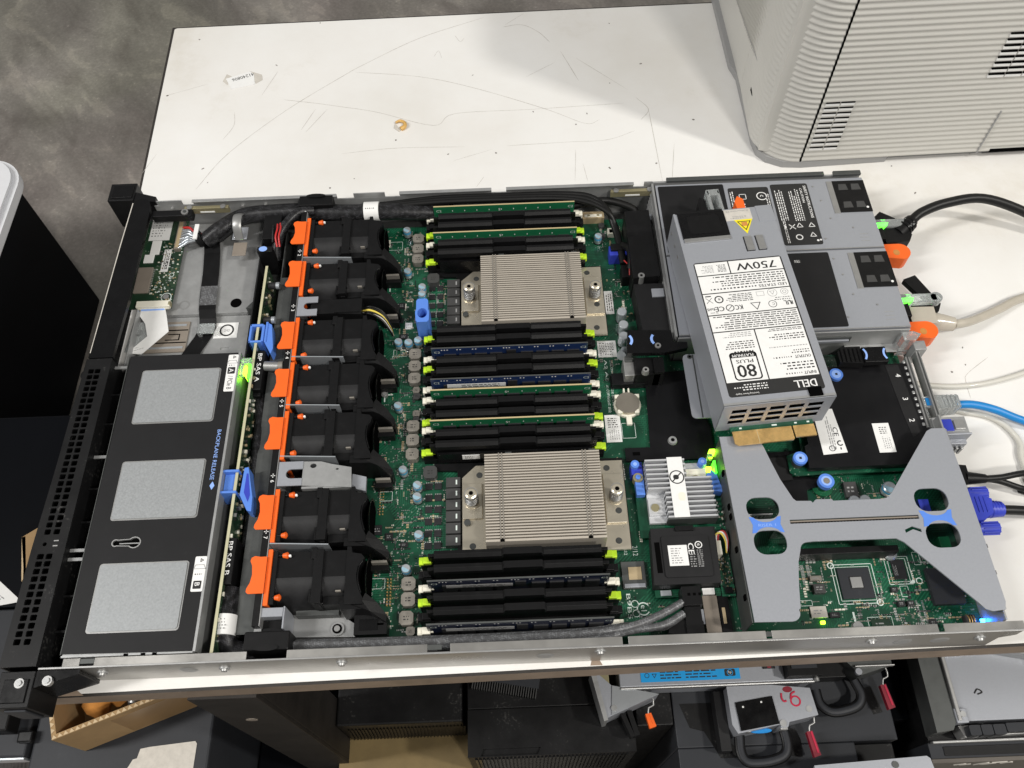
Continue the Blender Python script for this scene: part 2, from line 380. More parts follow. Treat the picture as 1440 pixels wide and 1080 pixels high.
        if parent: o.parent = parent; base = ORG[parent.name]
        o.location = (org - base)*MM; ORG[o.name] = org
        if bevel:
            b = o.modifiers.new('edge', 'BEVEL'); b.width = bevel*MM; b.segments = segs; b.limit_method = 'ANGLE'; b.angle_limit = math.radians(40); b.harden_normals = False
        if kind: o['kind'] = kind
        return o

def tag(o, label, cat, group=None):
    o['label'] = label; o['category'] = cat
    if group: o['group'] = group
    return o
def thing(name, label, cat, loc, group=None):
    o = bpy.data.objects.new(name, None); COL.objects.link(o); o.empty_display_size = 0.01
    o.location = Vector(loc)*MM; ORG[o.name] = Vector(loc); return tag(o, label, cat, group)
def dup(root, delta, label=None):
    kids = {}
    for o in COL.objects:
        if o.parent: kids.setdefault(o.parent.name, []).append(o)
    def rec(o, par):
        c = o.copy(); COL.objects.link(c)
        if par: c.parent = par
        for k in kids.get(o.name, []): rec(k, c)
        return c
    c = rec(root, None); c.location = root.location + Vector(delta)*MM
    ORG[c.name] = ORG[root.name] + Vector(delta)
    if label: c['label'] = label
    return c
X1, Y1, Z1 = Vector((1, 0, 0)), Vector((0, 1, 0)), Vector((0, 0, 1))
def arc(cx, cy, rx, ry, a0, a1, n=10): return [(cx+rx*math.cos(math.radians(a0+(a1-a0)*i/n)), cy+ry*math.sin(math.radians(a0+(a1-a0)*i/n))) for i in range(n+1)]
def rrect(x0, x1, y0, y1, r, n=4):
    return arc(x1-r, y0+r, r, r, -90, 0, n) + arc(x1-r, y1-r, r, r, 0, 90, n) + arc(x0+r, y1-r, r, r, 90, 180, n) + arc(x0+r, y0+r, r, r, 180, 270, n)
def grid_holes(x0, x1, y0, y1, nx, ny, gx, gy):
    dx = (x1-x0)/nx; dy = (y1-y0)/ny
    return [[(x0+i*dx+gx/2, y0+j*dy+gy/2), (x0+(i+1)*dx-gx/2, y0+j*dy+gy/2), (x0+(i+1)*dx-gx/2, y0+(j+1)*dy-gy/2), (x0+i*dx+gx/2, y0+(j+1)*dy-gy/2)] for i in range(nx) for j in range(ny)]
# ================================================================== SETTING
fl = MB(); fl.box(-9000, 9000, -6000, 9000, -730, -720, 'floor_sheet'); o = fl.build('floor'); o['kind'] = 'structure'

table = thing('table', 'white painted work table with scratched top and brown edge holding the open server', 'table', (500, 380, -720))
TQ = [(-36, 752), (-8.5, -11.5), (1500, 9), (1500, 771)]
b = MB(); b.prism(TQ, -22, -0.8, 'edge_brown', 'rim_dark'); b.build('table_edge', table)
b = MB(); b.prism([(-31.5, 748.6), (-29.5, 749.4), (1498, 768.4), (1498, 11), (-6.5, -9.3), (-32.5, 747)], -0.75, 0, 'rim_dark', 'table_paint'); top = b.build('tabletop', table, 0.4)
for x, y, w, h in ((16, -8.2, 26, 5), (404, -1.5, 9, 4.5), (470, 2, 26, 3), (560, 0.8, 3, 2)):   # chips out of the front edge
    b = MB(); b.prism([(x-w/2, y-h*0.4), (x+w/2, y-h*0.4), (x+w*0.3, y+h*0.35), (x-w*0.1, y+h*0.6), (x-w*0.4, y+h*0.3)], 0.02, 0.12, 'edge_brown'); b.build('chipped_spot', table)
for lx in (97, 1400):
    b = MB(); b.box(lx, lx+52, -12, -8, -720, -22, 'rust_steel'); b.box(lx+48, lx+52, -8, 42, -720, -22, 'rust_steel')
    b.cone((lx+24, -12, -110), (lx+24, -12.4, -110), 5, 5, 'bronze', 14)
    b.build('leg', table, 0.6)
b = MB(); b.box(150, 1398, 380, 384, -70, -22, 'rust_steel'); b.build('apron_rail', table)

def mark(pts, w, m, name='scratch_mark'):               # thin scored line that lies in the paint
    b = MB(); P = [Vector((x, y, 0)) for x, y in pts]; Q = [2*P[0]-P[1]] + P + [2*P[-1]-P[-2]]; R = []
    for i in range(1, len(Q)-2):
        for k in range(6):
            t = k/6; a, c, d, e = Q[i-1:i+3]; R.append(0.5*((2*c) + (d-a)*t + (2*a-5*c+4*d-e)*t*t + (3*c-a-3*d+e)*t**3))
    R.append(P[-1]); vs = []
    for i, p in enumerate(R):
        d = (R[min(i+1, len(R)-1)] - R[max(i-1, 0)]).normalized(); q = Vector((-d.y, d.x, 0))*w*0.5*(0.25 if i in (0, len(R)-1) else random.uniform(0.6, 1.25)); vs += [p-q+Vector((0, 0, 0.08)), p+q+Vector((0, 0, 0.08))]
    b.add(vs, [(2*i, 2*i+2, 2*i+3, 2*i+1) for i in range(len(R)-1)], m); b.build(name, top)
for w, pts in ((0.7, [(33, 488), (59, 537), (113, 599), (172, 652), (197, 672), (259, 714), (334, 747)]), (0.5, [(58, 601), (60, 580), (51, 559)]), (0.6, [(110, 618), (143, 611), (175, 603), (215, 592), (277, 568), (300, 585), (383, 587), (484, 591)]), (0.4, [(-23, 632), (22, 649)]), (0.5, [(99, 666), (85, 627)]), (0.4, [(-27, 514), (-17, 541)]),
    (0.6, [(187, 659), (260, 647), (321, 625), (398, 587), (440, 562), (456, 567)]), (0.6, [(180, 531), (237, 536), (310, 534)]), (0.5, [(355, 533), (418, 535), (461, 536), (492, 548)]), (0.6, [(356, 728), (378, 731), (397, 717), (410, 697)]), (0.5, [(359, 732), (382, 752)]), (0.7, [(421, 681), (438, 630)]), (0.5, [(438, 668), (491, 612)]), (0.6, [(498, 600), (510, 580), (500, 564)]),
    (0.6, [(510, 580), (512, 474)]), (0.4, [(380, 640), (413, 662)]), (0.4, [(298, 514), (340, 529)]), (0.5, [(531, 527), (522, 475)]), (0.4, [(427, 524), (423, 478)]), (0.4, [(433, 503), (436, 478)]), (0.5, [(772, 248), (749, 232), (745, 224), (744, 207)]), (0.5, [(300, 716), (306, 705), (311, 711)]), (0.4, [(276, 680), (281, 690), (285, 677)]), (0.6, [(134, 569), (147, 601)]), (0.6, [(139, 565), (160, 600)]), (0.4, [(322, 476), (330, 490)])): mark(pts, w, 'scratch')
for x, y in ((0, 727), (-21, 632), (140, 749), (96, 676), (443, 577), (430, 561), (385, 583), (343, 523), (196, 494), (293, 524), (320, 646), (460, 495), (509, 499), (510, 654), (481, 727), (472, 624), (237, 548), (36, 517), (44, 497), (556, 561), (762, 444), (748, 482), (736, 234), (750, 241), (753, 259)):
    a = random.uniform(0, 3); l = random.uniform(0.6, 1.6); mark([(x-l*math.cos(a), y-l*math.sin(a)), (x, y+0.3), (x+l*math.cos(a), y+l*math.sin(a))], random.uniform(1.0, 2.2), 'nick', 'nick_mark')

# paper scrap with a printed number, and a curled crumb
b = MB(); b.prism([(41, 656), (50, 638), (75, 645), (72, 662), (67, 667)], 0.1, 0.5, 'label_white')
b.text('41240806', (71, 664.5, 0.6), (-0.93, -0.37, 0), (0.37, -0.93, 0), w=25, h=5)
b.prism([(66, 668), (76, 646), (83, 652), (81, 661)], 0.1, 0.3, 'torn_label')
b.prism([(38, 652), (44, 646), (47, 660), (41, 664)], 0.1, 0.25, 'torn_label')
tag(b.build('paper_scrap'), 'torn white sticker scrap printed with a number, stuck to the bare tabletop', 'sticker')
b = MB(); b.tube([(236, 573, 1.6), (241, 575, 2), (246, 571, 2.4), (246, 566, 2), (242, 563, 1.4)], (1.2, 2.6), 'crumb', 8)
b.prism([(235, 574), (242, 562), (240, 560), (234, 566)], 0.1, 0.5, 'torn_label')
tag(b.build('curled_crumb'), 'small curled amber crumb lying alone on the white tabletop', 'crumb')

# ================================================================== SERVER CHASSIS
SV = thing('server_chassis', 'open silver steel rack server case with black perforated front lying on white table', 'server', (350, 217, 0))
b = MB(); b.box(12, 690, 1.2, 432.8, 0.4, 1.4, 'zinc_dark'); b.build('floor_pan', SV)
b = MB(); b.prism([(20, 0), (668, 0), (690, 0.0), (690, 1), (20, 1)], 0.4, 40.6, 'rail_steel')
b.prism([(690, 0), (703, 1.5), (703, 2.5), (690, 1)], 22, 40.6, 'rail_steel')
for x0, x1 in ((30, 42), (52, 158), (186, 284), (300, 420), (424, 520), (524, 640), (644, 700)): b.box(x0, x1, 0, 6.5, 40.6, 41.6, 'rail_steel')
b.box(14, 700, -0.5, 0.9, 40.8, 42.0, 'bright_metal')
for x in (42, 520, 284): b.box(x, x+10, 2.5, 6, 40.6, 41.4, 'zinc_dark')
b.build('side_wall', SV, 0.25)
for x, z in ((52, 26), (138, 24), (222, 27), (405, 30), (597, 28), (675, 25)):
    b = MB(); b.cone((x, 0, z), (x, -1.0, z), 4.0, 4.0, 'zinc', 16); b.cone((x, -1, z), (x, -2.6, z), 2.6, 2.2, 'bright_metal', 14); b.build('rail_stud', SV)
for x in (112, 366, 621, 648):
    b = MB(); b.cone((x, 0.1, 22), (x, -0.6, 22), 7, 5.0, 'zinc', 20); b.build('dimple', SV)
b = MB(); b.box(14, 492, 433, 434, 0.4, 36, 'zinc')
for x0, x1 in ((18, 42), (52, 190), (206, 236), (250, 338), (352, 474), (484, 492)): b.box(x0, x1, 433, 434, 36, 42, 'zinc')
for x0, x1 in ((52, 190), (250, 338), (352, 474)): b.box(x0, x1, 430.4, 433, 41, 42, 'zinc')
b.box(492, 690, 432.2, 434, 0.4, 41.5, 'zinc'); b.box(505, 655, 431.5, 436, 41.5, 44, 'zinc_dark'); b.box(664, 690, 431, 436, 41.5, 44, 'zinc_dark')
b.build('side_wall', SV, 0.25)
for x in (44, 452):
    b = MB(); b.box(x, x+42, 426.5, 430, 30, 37, 'brass'); b.cyl(x+5, 428, 37, 38, 2.6, 'bright_metal'); b.cyl(x+37, 428, 37, 38, 2.6, 'bright_metal'); b.box(x+14, x+28, 426.3, 427.3, 31, 33, 'white_paint')
    b.build('latch_plate', SV, 0.2)
b = MB()
for x in (30, 98, 120): b.cone((x, 433, 32), (x, 430.5, 32), 1.8, 1.8, 'bright_metal', 12)
b.build('wall_screw', SV)

# front: perforated black top, solid black corner, ears
b = MB()
H = []
for j in range(12): H += [rrect(-8.2+0.25*j/3, -3.2+0.25*j/3, 17+5.7*j, 21.3+5.7*j, 0.8, 2), rrect(-0.8, 4.0, 17+5.7*j, 21.3+5.7*j, 0.8, 2)]
for j in range(26): H += [rrect(-6.5+0.06*j, -1.8+0.06*j, 99+5.7*j, 103.3+5.7*j, 0.8, 2), rrect(0.4, 5.2, 99+5.7*j, 103.3+5.7*j, 0.8, 2)]
H += [arc(-4, 91.5, 1.6, 1.6, 0, 330, 10)]
b.plate([(-14, 2), (12, 2), (12.6, 256), (-9, 256), (-11, 150), (-13, 90)], H, 40.2, 41.8, 'case_black')
for k in (89.5, 93.5): b.box(2.5, 6, k, k+0.9, 41.8, 42.0, 'bright_metal')
b.build('perforated_front', SV)
b = MB()
b.prism([(-14, 2), (-12.6, 2), (-9.6, 150), (-7.8, 256), (-9, 256), (-11, 150)], 3, 40.2, 'case_black')
b.box(11.2, 12.4, 2, 256, 3, 40.2, 'case_black'); b.box(-12, 11, 3, 255, 3, 30, 'void')
for y, r in ((62, 6), (130, 9), (172, 8), (213, 7), (246, 5)): b.prism(arc(-11, y, 5, r, 90, 270, 8), 26, 33, 'case_black')
b.build('drive_front', SV)
b = MB(); b.prism([(-8, 257), (12.4, 257), (14.6, 318), (14.2, 420), (12, 434), (4, 438), (-4, 434), (-6, 380)], 37, 41.8, 'black_gloss', 'black_gloss'); b.prism([(-7, 258), (-2, 258), (-1, 432), (-4, 432)], 3, 37, 'black'); b.build('corner_bezel', SV, 0.8)
b = MB(); b.prism([(-7.6, 262), (-7.0, 262), (-5.0, 380), (-3.4, 432), (-4.2, 432), (-5.8, 380)], 30, 42.1, 'torn_label'); b.build('bezel_rim', SV)
b = MB(); b.box(-30, -5, 437, 459, 4, 41, 'black'); b.box(-27, -7, 440, 456, 41, 42, 'black_gloss'); b.prism([(-5, 437), (16, 435), (16, 441), (-5, 448)], 4, 40, 'black'); b.build('rack_ear', SV, 0.8)
b = MB(); b.box(-12, 12, -25, -0.6, 3, 40, 'black'); b.prism([(12, -12), (42, -3.6), (42, -0.6), (12, -0.6)], 6, 39, 'black_gloss')
b.box(-8, 9, -22, -6, 40, 41, 'black_gloss'); b.box(-7, 8, -26.5, -25, 8, 34, 'case_grey'); b.build('rack_ear', SV, 0.6)
b = MB()
for x, y in ((3, -9), (22, -8)): b.cyl(x, y, 38, 41.5, 3.4, 'bright_metal', 14); b.cyl(x, y, 41.5, 42.5, 2.0, 'zinc', 10)
b.build('ear_screw', SV)

# drive cage and its black coated lid
b = MB(); b.box(28, 120, 8, 255.5, 2, 40.4, 'zinc'); b.box(13, 27.4, 4, 257, 1.5, 20, 'void'); b.build('drive_cage', SV)
for y, z in ((80, 34), (87, 34), (166, 32), (250, 33)): b = MB(); b.box(12.6, 28, y, y+2.4, z, z+1.2, 'zinc'); b.build('drive_rail', SV)
for y in (28, 54, 112, 140, 198, 226): b = MB(); b.box(12.8, 27, y, y+1.6, 20, 30, 'black'); b.build('drive_rail', SV)
kh = arc(63.5, 90, 4.2, 3.8, -140, 140, 12) + arc(49.5, 90, 2.3, 2.2, 60, 300, 8)
b = MB(); b.plate([(27.5, 9.5), (119.6, 8.4), (119.6, 256.5), (28.5, 257)], [kh] + [rrect(41, 107.5, y0, y1, 2.5) for y0, y1 in ((191, 242.5), (108, 158), (23, 74.5))], 41.2, 41.9, 'coated_black')
lid = b.build('cage_lid', SV)
for y0, y1 in ((191, 242.5), (108, 158), (23, 74.5)):
    b = MB(); b.prism(rrect(41.1, 107.4, y0+0.1, y1-0.1, 2.5), 40.5, 41.6, 'bright_metal'); b.prism(rrect(42.3, 106.3, y0+1.2, y1-1.3, 2.0), 41.6, 42.3, 'zinc_fleck'); b.build('embossed_panel', lid, 0.5)
b = MB(); b.plate(arc(63.5, 90, 5.0, 4.6, -140, 140, 12) + arc(49.5, 90, 3.1, 3.0, 60, 300, 8), [kh], 41.4, 42.2, 'bright_metal')
b.prism(arc(63.5, 90, 4.2, 3.8, -140, 140, 12) + arc(49.5, 90, 2.3, 2.2, 60, 300, 8), 40.42, 40.6, 'void'); b.box(52, 67, 89.4, 90.2, 40.6, 41, 'zinc'); b.build('keyhole', lid)
b = MB(); b.box(119.9, 121.8, 8, 257, 30, 42.0, 'zinc'); b.box(28, 120, 7.0, 8.2, 30, 41.9, 'zinc'); b.box(27.0, 27.5, 9, 257, 30, 41.8, 'zinc_dark')
for x in (72, 84, 92): b.box(x, x+3, 6.6, 8.2, 40, 42.3, 'void')
b.build('lid_lip', lid)
b = MB(); b.prism(rrect(112, 120.4, 218.5, 254.5, 1), 41.95, 42.15, 'label_white')
b.prism(rrect(113, 119.2, 235.5, 242, 0.8), 42.15, 42.25, 'ink'); b.text('A', (114.2, 240.6, 42.35), -Y1, X1, h=3.8, m='label_white', bold=True)
b.text('/ PCIe B', (114.2, 233.5, 42.3), -Y1, X1, w=13, h=4, m='ink')
b.tri((117, 252, 42.3), -Y1, X1, 1.3, 0.5, 'ink'); b.poly_line([(-3, 0), (3, 0), (4.4, -2.6), (-4.4, -2.6)], (116, 248.5, 42.3), X1, Y1, 0.4, 'ink_grey'); b.bars((113.5, 243, 42.3), X1, Y1, 5, 2, 1, 'ink', 0.1)
b.build('lid_label', lid)
b = MB(); b.prism(rrect(111.6, 120.2, 50.5, 77, 1), 41.95, 42.15, 'label_white')
b.prism(rrect(112.8, 118.8, 52.5, 58.5, 0.6), 42.15, 42.25, 'ink'); b.text('B', (114, 57.2, 42.35), -Y1, X1, h=3.6, m='label_white', bold=True)
b.tri((116.6, 74, 42.3), -Y1, X1, 1.3, 0.5, 'ink'); b.poly_line([(-3, 1), (3, 1), (4.4, -2), (-4.4, -2)], (115.8, 69.5, 42.3), X1, Y1, 0.4, 'ink_grey'); b.bars((113, 62.5, 42.3), X1, Y1, 6, 2, 1, 'ink', 0.1)
b.build('lid_label', lid)
b = MB(); b.text('BACKPLANE RELEASE', (112.6, 183, 42.0), -Y1, X1, w=44, h=3.1, m='blue_pale'); b.prism([(113.2, 134), (115.2, 137.5), (117, 134), (115.2, 130.5)], 41.92, 42.05, 'blue_pale'); b.build('lid_print', lid)

# control panel bay: stepped grey tray
b = MB(); b.prism([(16, 322), (110, 322), (116, 330), (118.5, 372), (119, 431), (16, 431)], 1.5, 10, 'zinc'); b.build('bay_tray', SV, 1.2)
b = MB(); b.box(13, 122, 258.5, 321.8, 1.5, 6, 'zinc'); b.box(13, 14, 258.5, 321.8, 6, 22, 'zinc'); b.box(120.6, 122, 258.5, 430, 6, 30, 'black_matt'); b.prism([(110, 322), (116, 330), (118.5, 372), (119, 431), (120.4, 431), (120.4, 322)], 6, 16, 'zinc_dark'); b.build('bay_floor', SV, 0.5)
b = MB(); b.plate(rrect(70, 118, 262, 312, 2), [rrect(89, 98, 283.5, 286, 1), rrect(84, 89, 272, 273.6, 0.7), rrect(91, 99, 272, 273.6, 0.7)], 6.05, 6.9, 'zinc')
b.ring((50, 333, 10.1), X1, Y1, 4.5, 1.2, 'bright_metal'); b.cyl(98, 333, 10.02, 10.1, 5.2, 'void', 20)
b.build('bay_plate', SV)
b = MB(); b.box(20, 57.5, 283, 316, 6.05, 7.4, 'bronze')
for y in (286.5, 311): b.box(23, 55, y, y+2.0, 7.4, 8.0, 'cap_silver')
for y in (292.5, 306): b.box(20.2, 57, y, y+1.2, 7.4, 7.5, 'void')
b.poly_line([(0, 0), (12, 0), (12, 6), (2, 6)], (38, 296, 7.6), X1, Y1, 1.0, 'void', False); b.build('bronze_plate', SV)
b = MB(); b.box(81, 102.4, 296.2, 313, 6.95, 7.15, 'label_white'); b.ring((92.5, 304.6, 7.25), X1, Y1, 5.8, 1.5, 'ink', 28); b.text('2HD', (90, 303, 7.25), X1, Y1, w=5.4, h=3, m='ink_grey'); b.build('round_sticker', SV)
b = MB(); b.prism([(6, 281), (14, 281), (32, 300), (20, 313), (8, 313)], 12, 12.8, 'clear'); b.cyl(16, 301, 12.8, 15, 3, 'clear'); b.tri((12, 307, 13), X1, Y1, 1.8, 0.8, 'white_paint'); b.tri((10, 288, 13), X1, Y1, 1.8, 0.8, 'white_paint'); b.build('clear_cover', SV, 0.3)
b = MB(); b.box(15, 53, 417.5, 425, 30, 38, 'black'); b.cyl(46, 421.5, 38, 39.2, 3.4, 'bright_metal', 16); b.cyl(46, 421.5, 39.2, 39.8, 1.6, 'zinc_dark', 8); b.build('cross_bar', SV, 0.5)

# fan wall: dark grey shelf, black strip with fan numbers, brackets between the fan groups
b = MB(); b.box(143.5, 158.5, 22, 346, 27, 28, 'zinc_dark'); b.box(142.5, 143.5, 22, 400, 2, 28, 'zinc_dark'); b.build('fan_wall_shelf', SV)
st = MB(); st.box(158.8, 163.8, 24, 412, 3, 41, 'black'); st.box(164.0, 164.6, 24, 412, 3, 41.4, 'bright_metal')
for ch, y in (('1', 415), ('2', 363), ('3', 301), ('4', 252), ('5', 205), ('6', 138), ('7', 92)):
    st.text(ch, (159.9, y-1, 41.15), -Y1, X1, h=2.9, m='label_white', bold=True)
    for a in (0, 90, 180, 270): st.prism([(161.4+1.7*math.cos(math.radians(a+t)), y+2.8+1.7*math.sin(math.radians(a+t))) for t in (-14, 14)] + [(161.4, y+2.8)], 41.05, 41.15, 'label_white')
st.box(158.8, 164, 22, 24, 3, 34, 'zinc'); st.build('fan_number_strip', SV)
us = [(165, 293), (182.5, 293), (182.5, 300), (174, 299.6)] + arc(174, 303.3, 3.6, 3.6, 270, 90, 6) + [(182.5, 307), (182.5, 313.2), (165, 313.2)]
b = MB(); b.plate(us, [], 40, 41, 'bracket_zinc'); b.box(165, 166, 293.2, 313, 3, 40, 'zinc'); b.build('fan_bracket', SV, 0.2)
b = MB(); b.prism([(176, 296), (197, 296), (221, 294), (221, 311.5), (182, 310.5), (176, 306)], 4, 38.6, 'black'); b.box(197, 219, 296.2, 297.4, 38.6, 39.6, 'black_gloss'); b.build('cable_cover', SV, 0.8)
b = MB(); b.plate([(165, 132), (184, 132), (184, 138), (175, 138)] + arc(175, 142, 4, 4, 270, 90, 6) + [(184, 146), (184, 152.5), (165, 152.5)], [], 39.4, 40.6, 'bracket_zinc')
b.plate([(184, 132), (204, 130.5), (223, 129), (222, 146), (206, 149.5), (198, 152), (184, 152.5)], [arc(192, 148.5, 2.6, 2.0, 0, 330, 12), arc(211, 145, 1.3, 0.8, 0, 330, 8)], 39.0, 40.0, 'zinc')
b.box(184, 222, 129.6, 131.4, 34, 39, 'zinc'); b.box(165, 166, 132, 152, 3, 39.4, 'zinc'); b.prism([(222, 131), (233, 128), (233, 140), (222, 143)], 30, 34, 'bracket_zinc'); b.build('fan_bracket', SV, 0.2)
b = MB(); b.box(163.5, 180, 30.5, 37, 30, 40.5, 'bracket_zinc'); b.box(180, 181.2, 22, 38, 12, 40, 'bracket_zinc'); b.box(164, 180, 22, 30, 3, 33, 'black'); b.box(160, 164, 20, 27, 10, 30, 'bracket_zinc'); b.build('fan_bracket', SV, 0.3)
b = MB(); b.prism([(180, 23), (227, 21.5), (227, 31), (222, 34), (218, 40), (180, 41)], 2, 11.4, 'zinc'); b.box(184, 216, 36, 41, 11.4, 20, 'zinc_dark'); b.box(200, 216, 40.6, 41.4, 11, 33, 'bright_metal')
b.cyl(214, 27.5, 11.4, 13, 5, 'zinc', 20); b.cyl(214, 27.5, 13, 13.6, 3.6, 'void', 16); b.cyl(214, 27.5, 13.6, 14.2, 2.2, 'bright_metal', 14); b.build('fan_tray', SV, 0.4)
b = MB(); b.prism([(228, 20), (252, 20), (252, 29), (247, 36), (228, 37)], 8, 22, 'black'); b.prism([(232, 23), (245, 23), (245, 31), (232, 31)], 22, 22.6, 'black_gloss'); b.build('cable_guide', SV, 0.8)
for (x0, x1, y0, y1, d) in ((155, 187, 420, 432.6, 1), (155, 187, 6.8, 20, -1)):
    b = MB(); b.box(x0, x1, y0, y1, 4, 42.4, 'black'); yb = y1 if d > 0 else y0
    b.prism(arc((x0+x1)/2, yb - d*1.4, 9, 2.4, 0, 360, 16)[:-1], 42.4, 43.6, 'black'); b.build('cable_grommet', SV, 1.0)
for y in (356.4, 249.2, 202.4, 155.8, 83.6):                # bright dividers standing between neighbouring fans
    b = MB(); b.add([(165, y+1.2, 3), (209, y-1.2, 3), (209, y-0.4, 3), (165, y+2.0, 3), (165, y+1.2, 41.6), (209, y-1.2, 41.6), (209, y-0.4, 41.6), (165, y+2.0, 41.6)],
        [(0,3,2,1),(4,5,6,7),(0,1,5,4),(1,2,6,5),(2,3,7,6),(3,0,4,7)], 'cap_silver'); b.build('fan_divider', SV)

# rear: power bay walls, cover sheets, back panel
b = MB(); b.box(490.6, 492.6, 256, 432, 2, 41, 'zinc')
for z in (8, 14, 20, 26, 32): b.box(489.6, 490.6, 258, 430, z, z+1.0, 'zinc')
b.box(493, 690, 254.2, 255.4, 2, 40, 'zinc'); b.box(612, 642, 252.8, 254.2, 26, 34, 'zinc_dark'); b.box(640, 690, 246, 254.2, 18, 19, 'zinc'); b.box(612, 640, 251.2, 252.8, 28, 31, 'bracket_zinc')
b.build('power_bay_wall', SV, 0.2)
b = MB(); b.box(689.4, 690.8, 8, 172, 2, 39.6, 'zinc'); b.prism([(684, 246), (694, 246), (700, 252), (694, 255), (684, 255)], 12, 36, 'clear'); b.box(694, 704, 240, 249, 8, 30, 'zinc')
b.build('back_panel', SV, 0.3)
for x, y0, y1 in ((697.5, 176, 247), (687.3, 168, 236)):
    b = MB(); b.box(x-1.8, x+1.8, y0, y1, 16, 26, 'bright_metal'); b.box(x-0.5, x+0.5, y0, y1, 26, 26.8, 'zinc_dark'); b.build('back_rail', SV, 0.8)
b = MB()
for k in range(11): b.box(682.6, 685.2, 170+6*k, 173.2+6*k, 17, 25, 'zinc')
b.build('spring_contact', SV, 0.8)
b = MB(); b.box(689, 716, 159, 175, 6, 29, 'zinc'); b.box(690.5, 704, 162, 172.5, 29, 30.2, 'vga_blue'); b.box(705, 713, 163, 171, 29, 31, 'bright_metal'); b.box(689, 716, 157.5, 159, 8, 32, 'bracket_zinc'); b.box(693, 714, 153, 157.5, 8, 24, 'bracket_zinc')
for k in range(4): b.box(698+4*k, 700+4*k, 150.5, 153, 10, 20, 'zinc')
b.build('port_block', SV, 0.3)

b = MB(); b.prism([(462, 401), (485, 402), (486, 324), (462, 322)], 3, 37.6, 'black'); b.box(478, 490, 400, 408, 20, 26, 'bracket_zinc'); b.build('air_baffle', SV, 0.8)
b = MB(); b.prism([(463, 322), (489, 322), (489, 268), (466, 268)], 3, 29, 'black_matt'); b.box(478, 489, 306, 315, 29, 31, 'bracket_zinc'); b.cyl(469.5, 324.5, 29, 38.4, 3.0, 'bright_metal', 14); b.cyl(469.5, 324.5, 38.4, 38.6, 1.2, 'void', 8); b.build('air_baffle', SV, 0.8)
b = MB(); b.prism([(448, 243), (480, 242), (500, 246), (500, 252), (489, 252), (488, 264.5), (451, 266)], 33, 38, 'black_gloss'); b.box(455, 476, 226, 243, 8, 30, 'black'); b.box(470, 479, 226, 241, 8, 33, 'black_gloss')
for x, a0, a1 in ((447, -32, 32), (477, 148, 212)):
    b.ring((x, 256, 38.15), X1, Y1, 6.6, 2.2, 'blue_pale', 12, a0*1.3 if a0 < 0 else a0-10, a1*1.3 if a1 < 90 else a1+10)
for x, y in ((462, 225.5), (475, 249)): b.cyl(x, y, 34, 39, 3.2, 'bright_metal', 16, 2.6); b.cyl(x, y, 39, 39.2, 1.1, 'void', 8)
b.build('release_latch', SV, 0.6)
b = MB(); b.prism([(435, 238), (470, 238), (500, 240), (500, 236), (514, 184), (514, 155), (441, 155), (441, 167), (462, 167), (465, 225), (435, 225)], 9.4, 11.6, 'mylar'); b.box(436, 464, 225.4, 237, 11.6, 16, 'mylar'); b.box(447, 453, 232.5, 235.5, 16, 16.4, 'void')
b.box(447, 453, 160, 163, 11.6, 12, 'void'); b.cyl(481, 172, 11.6, 13.6, 4.0, 'zinc', 18, 3.4); b.cyl(481, 172, 13.6, 13.8, 1.6, 'void', 10)
b.build('insulation_sheet', SV, 0.5)
b = MB(); b.prism(rrect(495, 600, 180, 241.5, 4), 33.4, 34.6, 'bracket_zinc'); b.prism([(503, 180.4), (504, 180.4), (504, 241), (503, 241)], 34.6, 34.9, 'zinc_dark'); b.cyl(501, 239, 34.6, 34.8, 2.2, 'zinc_dark', 14); b.cyl(501, 239, 34.8, 34.9, 1.1, 'void', 10); b.box(560, 600, 181, 182, 12, 33.4, 'zinc'); b.build('card_guide_plate', SV, 0.2)
b = MB(); b.box(646, 666, 226, 241, 30, 36, 'black_gloss'); b.prism([(626, 228), (646, 226), (646, 243), (630, 243), (626, 238)], 26, 34, 'black')
for k in range(5): b.box(628+3.6*k, 629.6+3.6*k, 228, 241, 34, 35, 'black_gloss')
for x, a0, a1 in ((640.5, -38, 38), (671.5, 142, 218)): b.ring((x, 233.8, 36.15), X1, Y1, 8.2, 1.7, 'blue_pale', 12, a0, a1)
b.build('release_latch', SV, 0.6)
# ================================================================== MOTHERBOARD
MBD = thing('motherboard', 'large green circuit board filling the case, carrying memory slots, chips and capacitors', 'circuit board', (450, 150, 6.4))
b = MB(); b.prism([(229, 7), (689, 7), (689, 252), (490, 252), (490, 418), (229, 418)], 6.4, 8, 'pcb'); b.build('board', MBD)

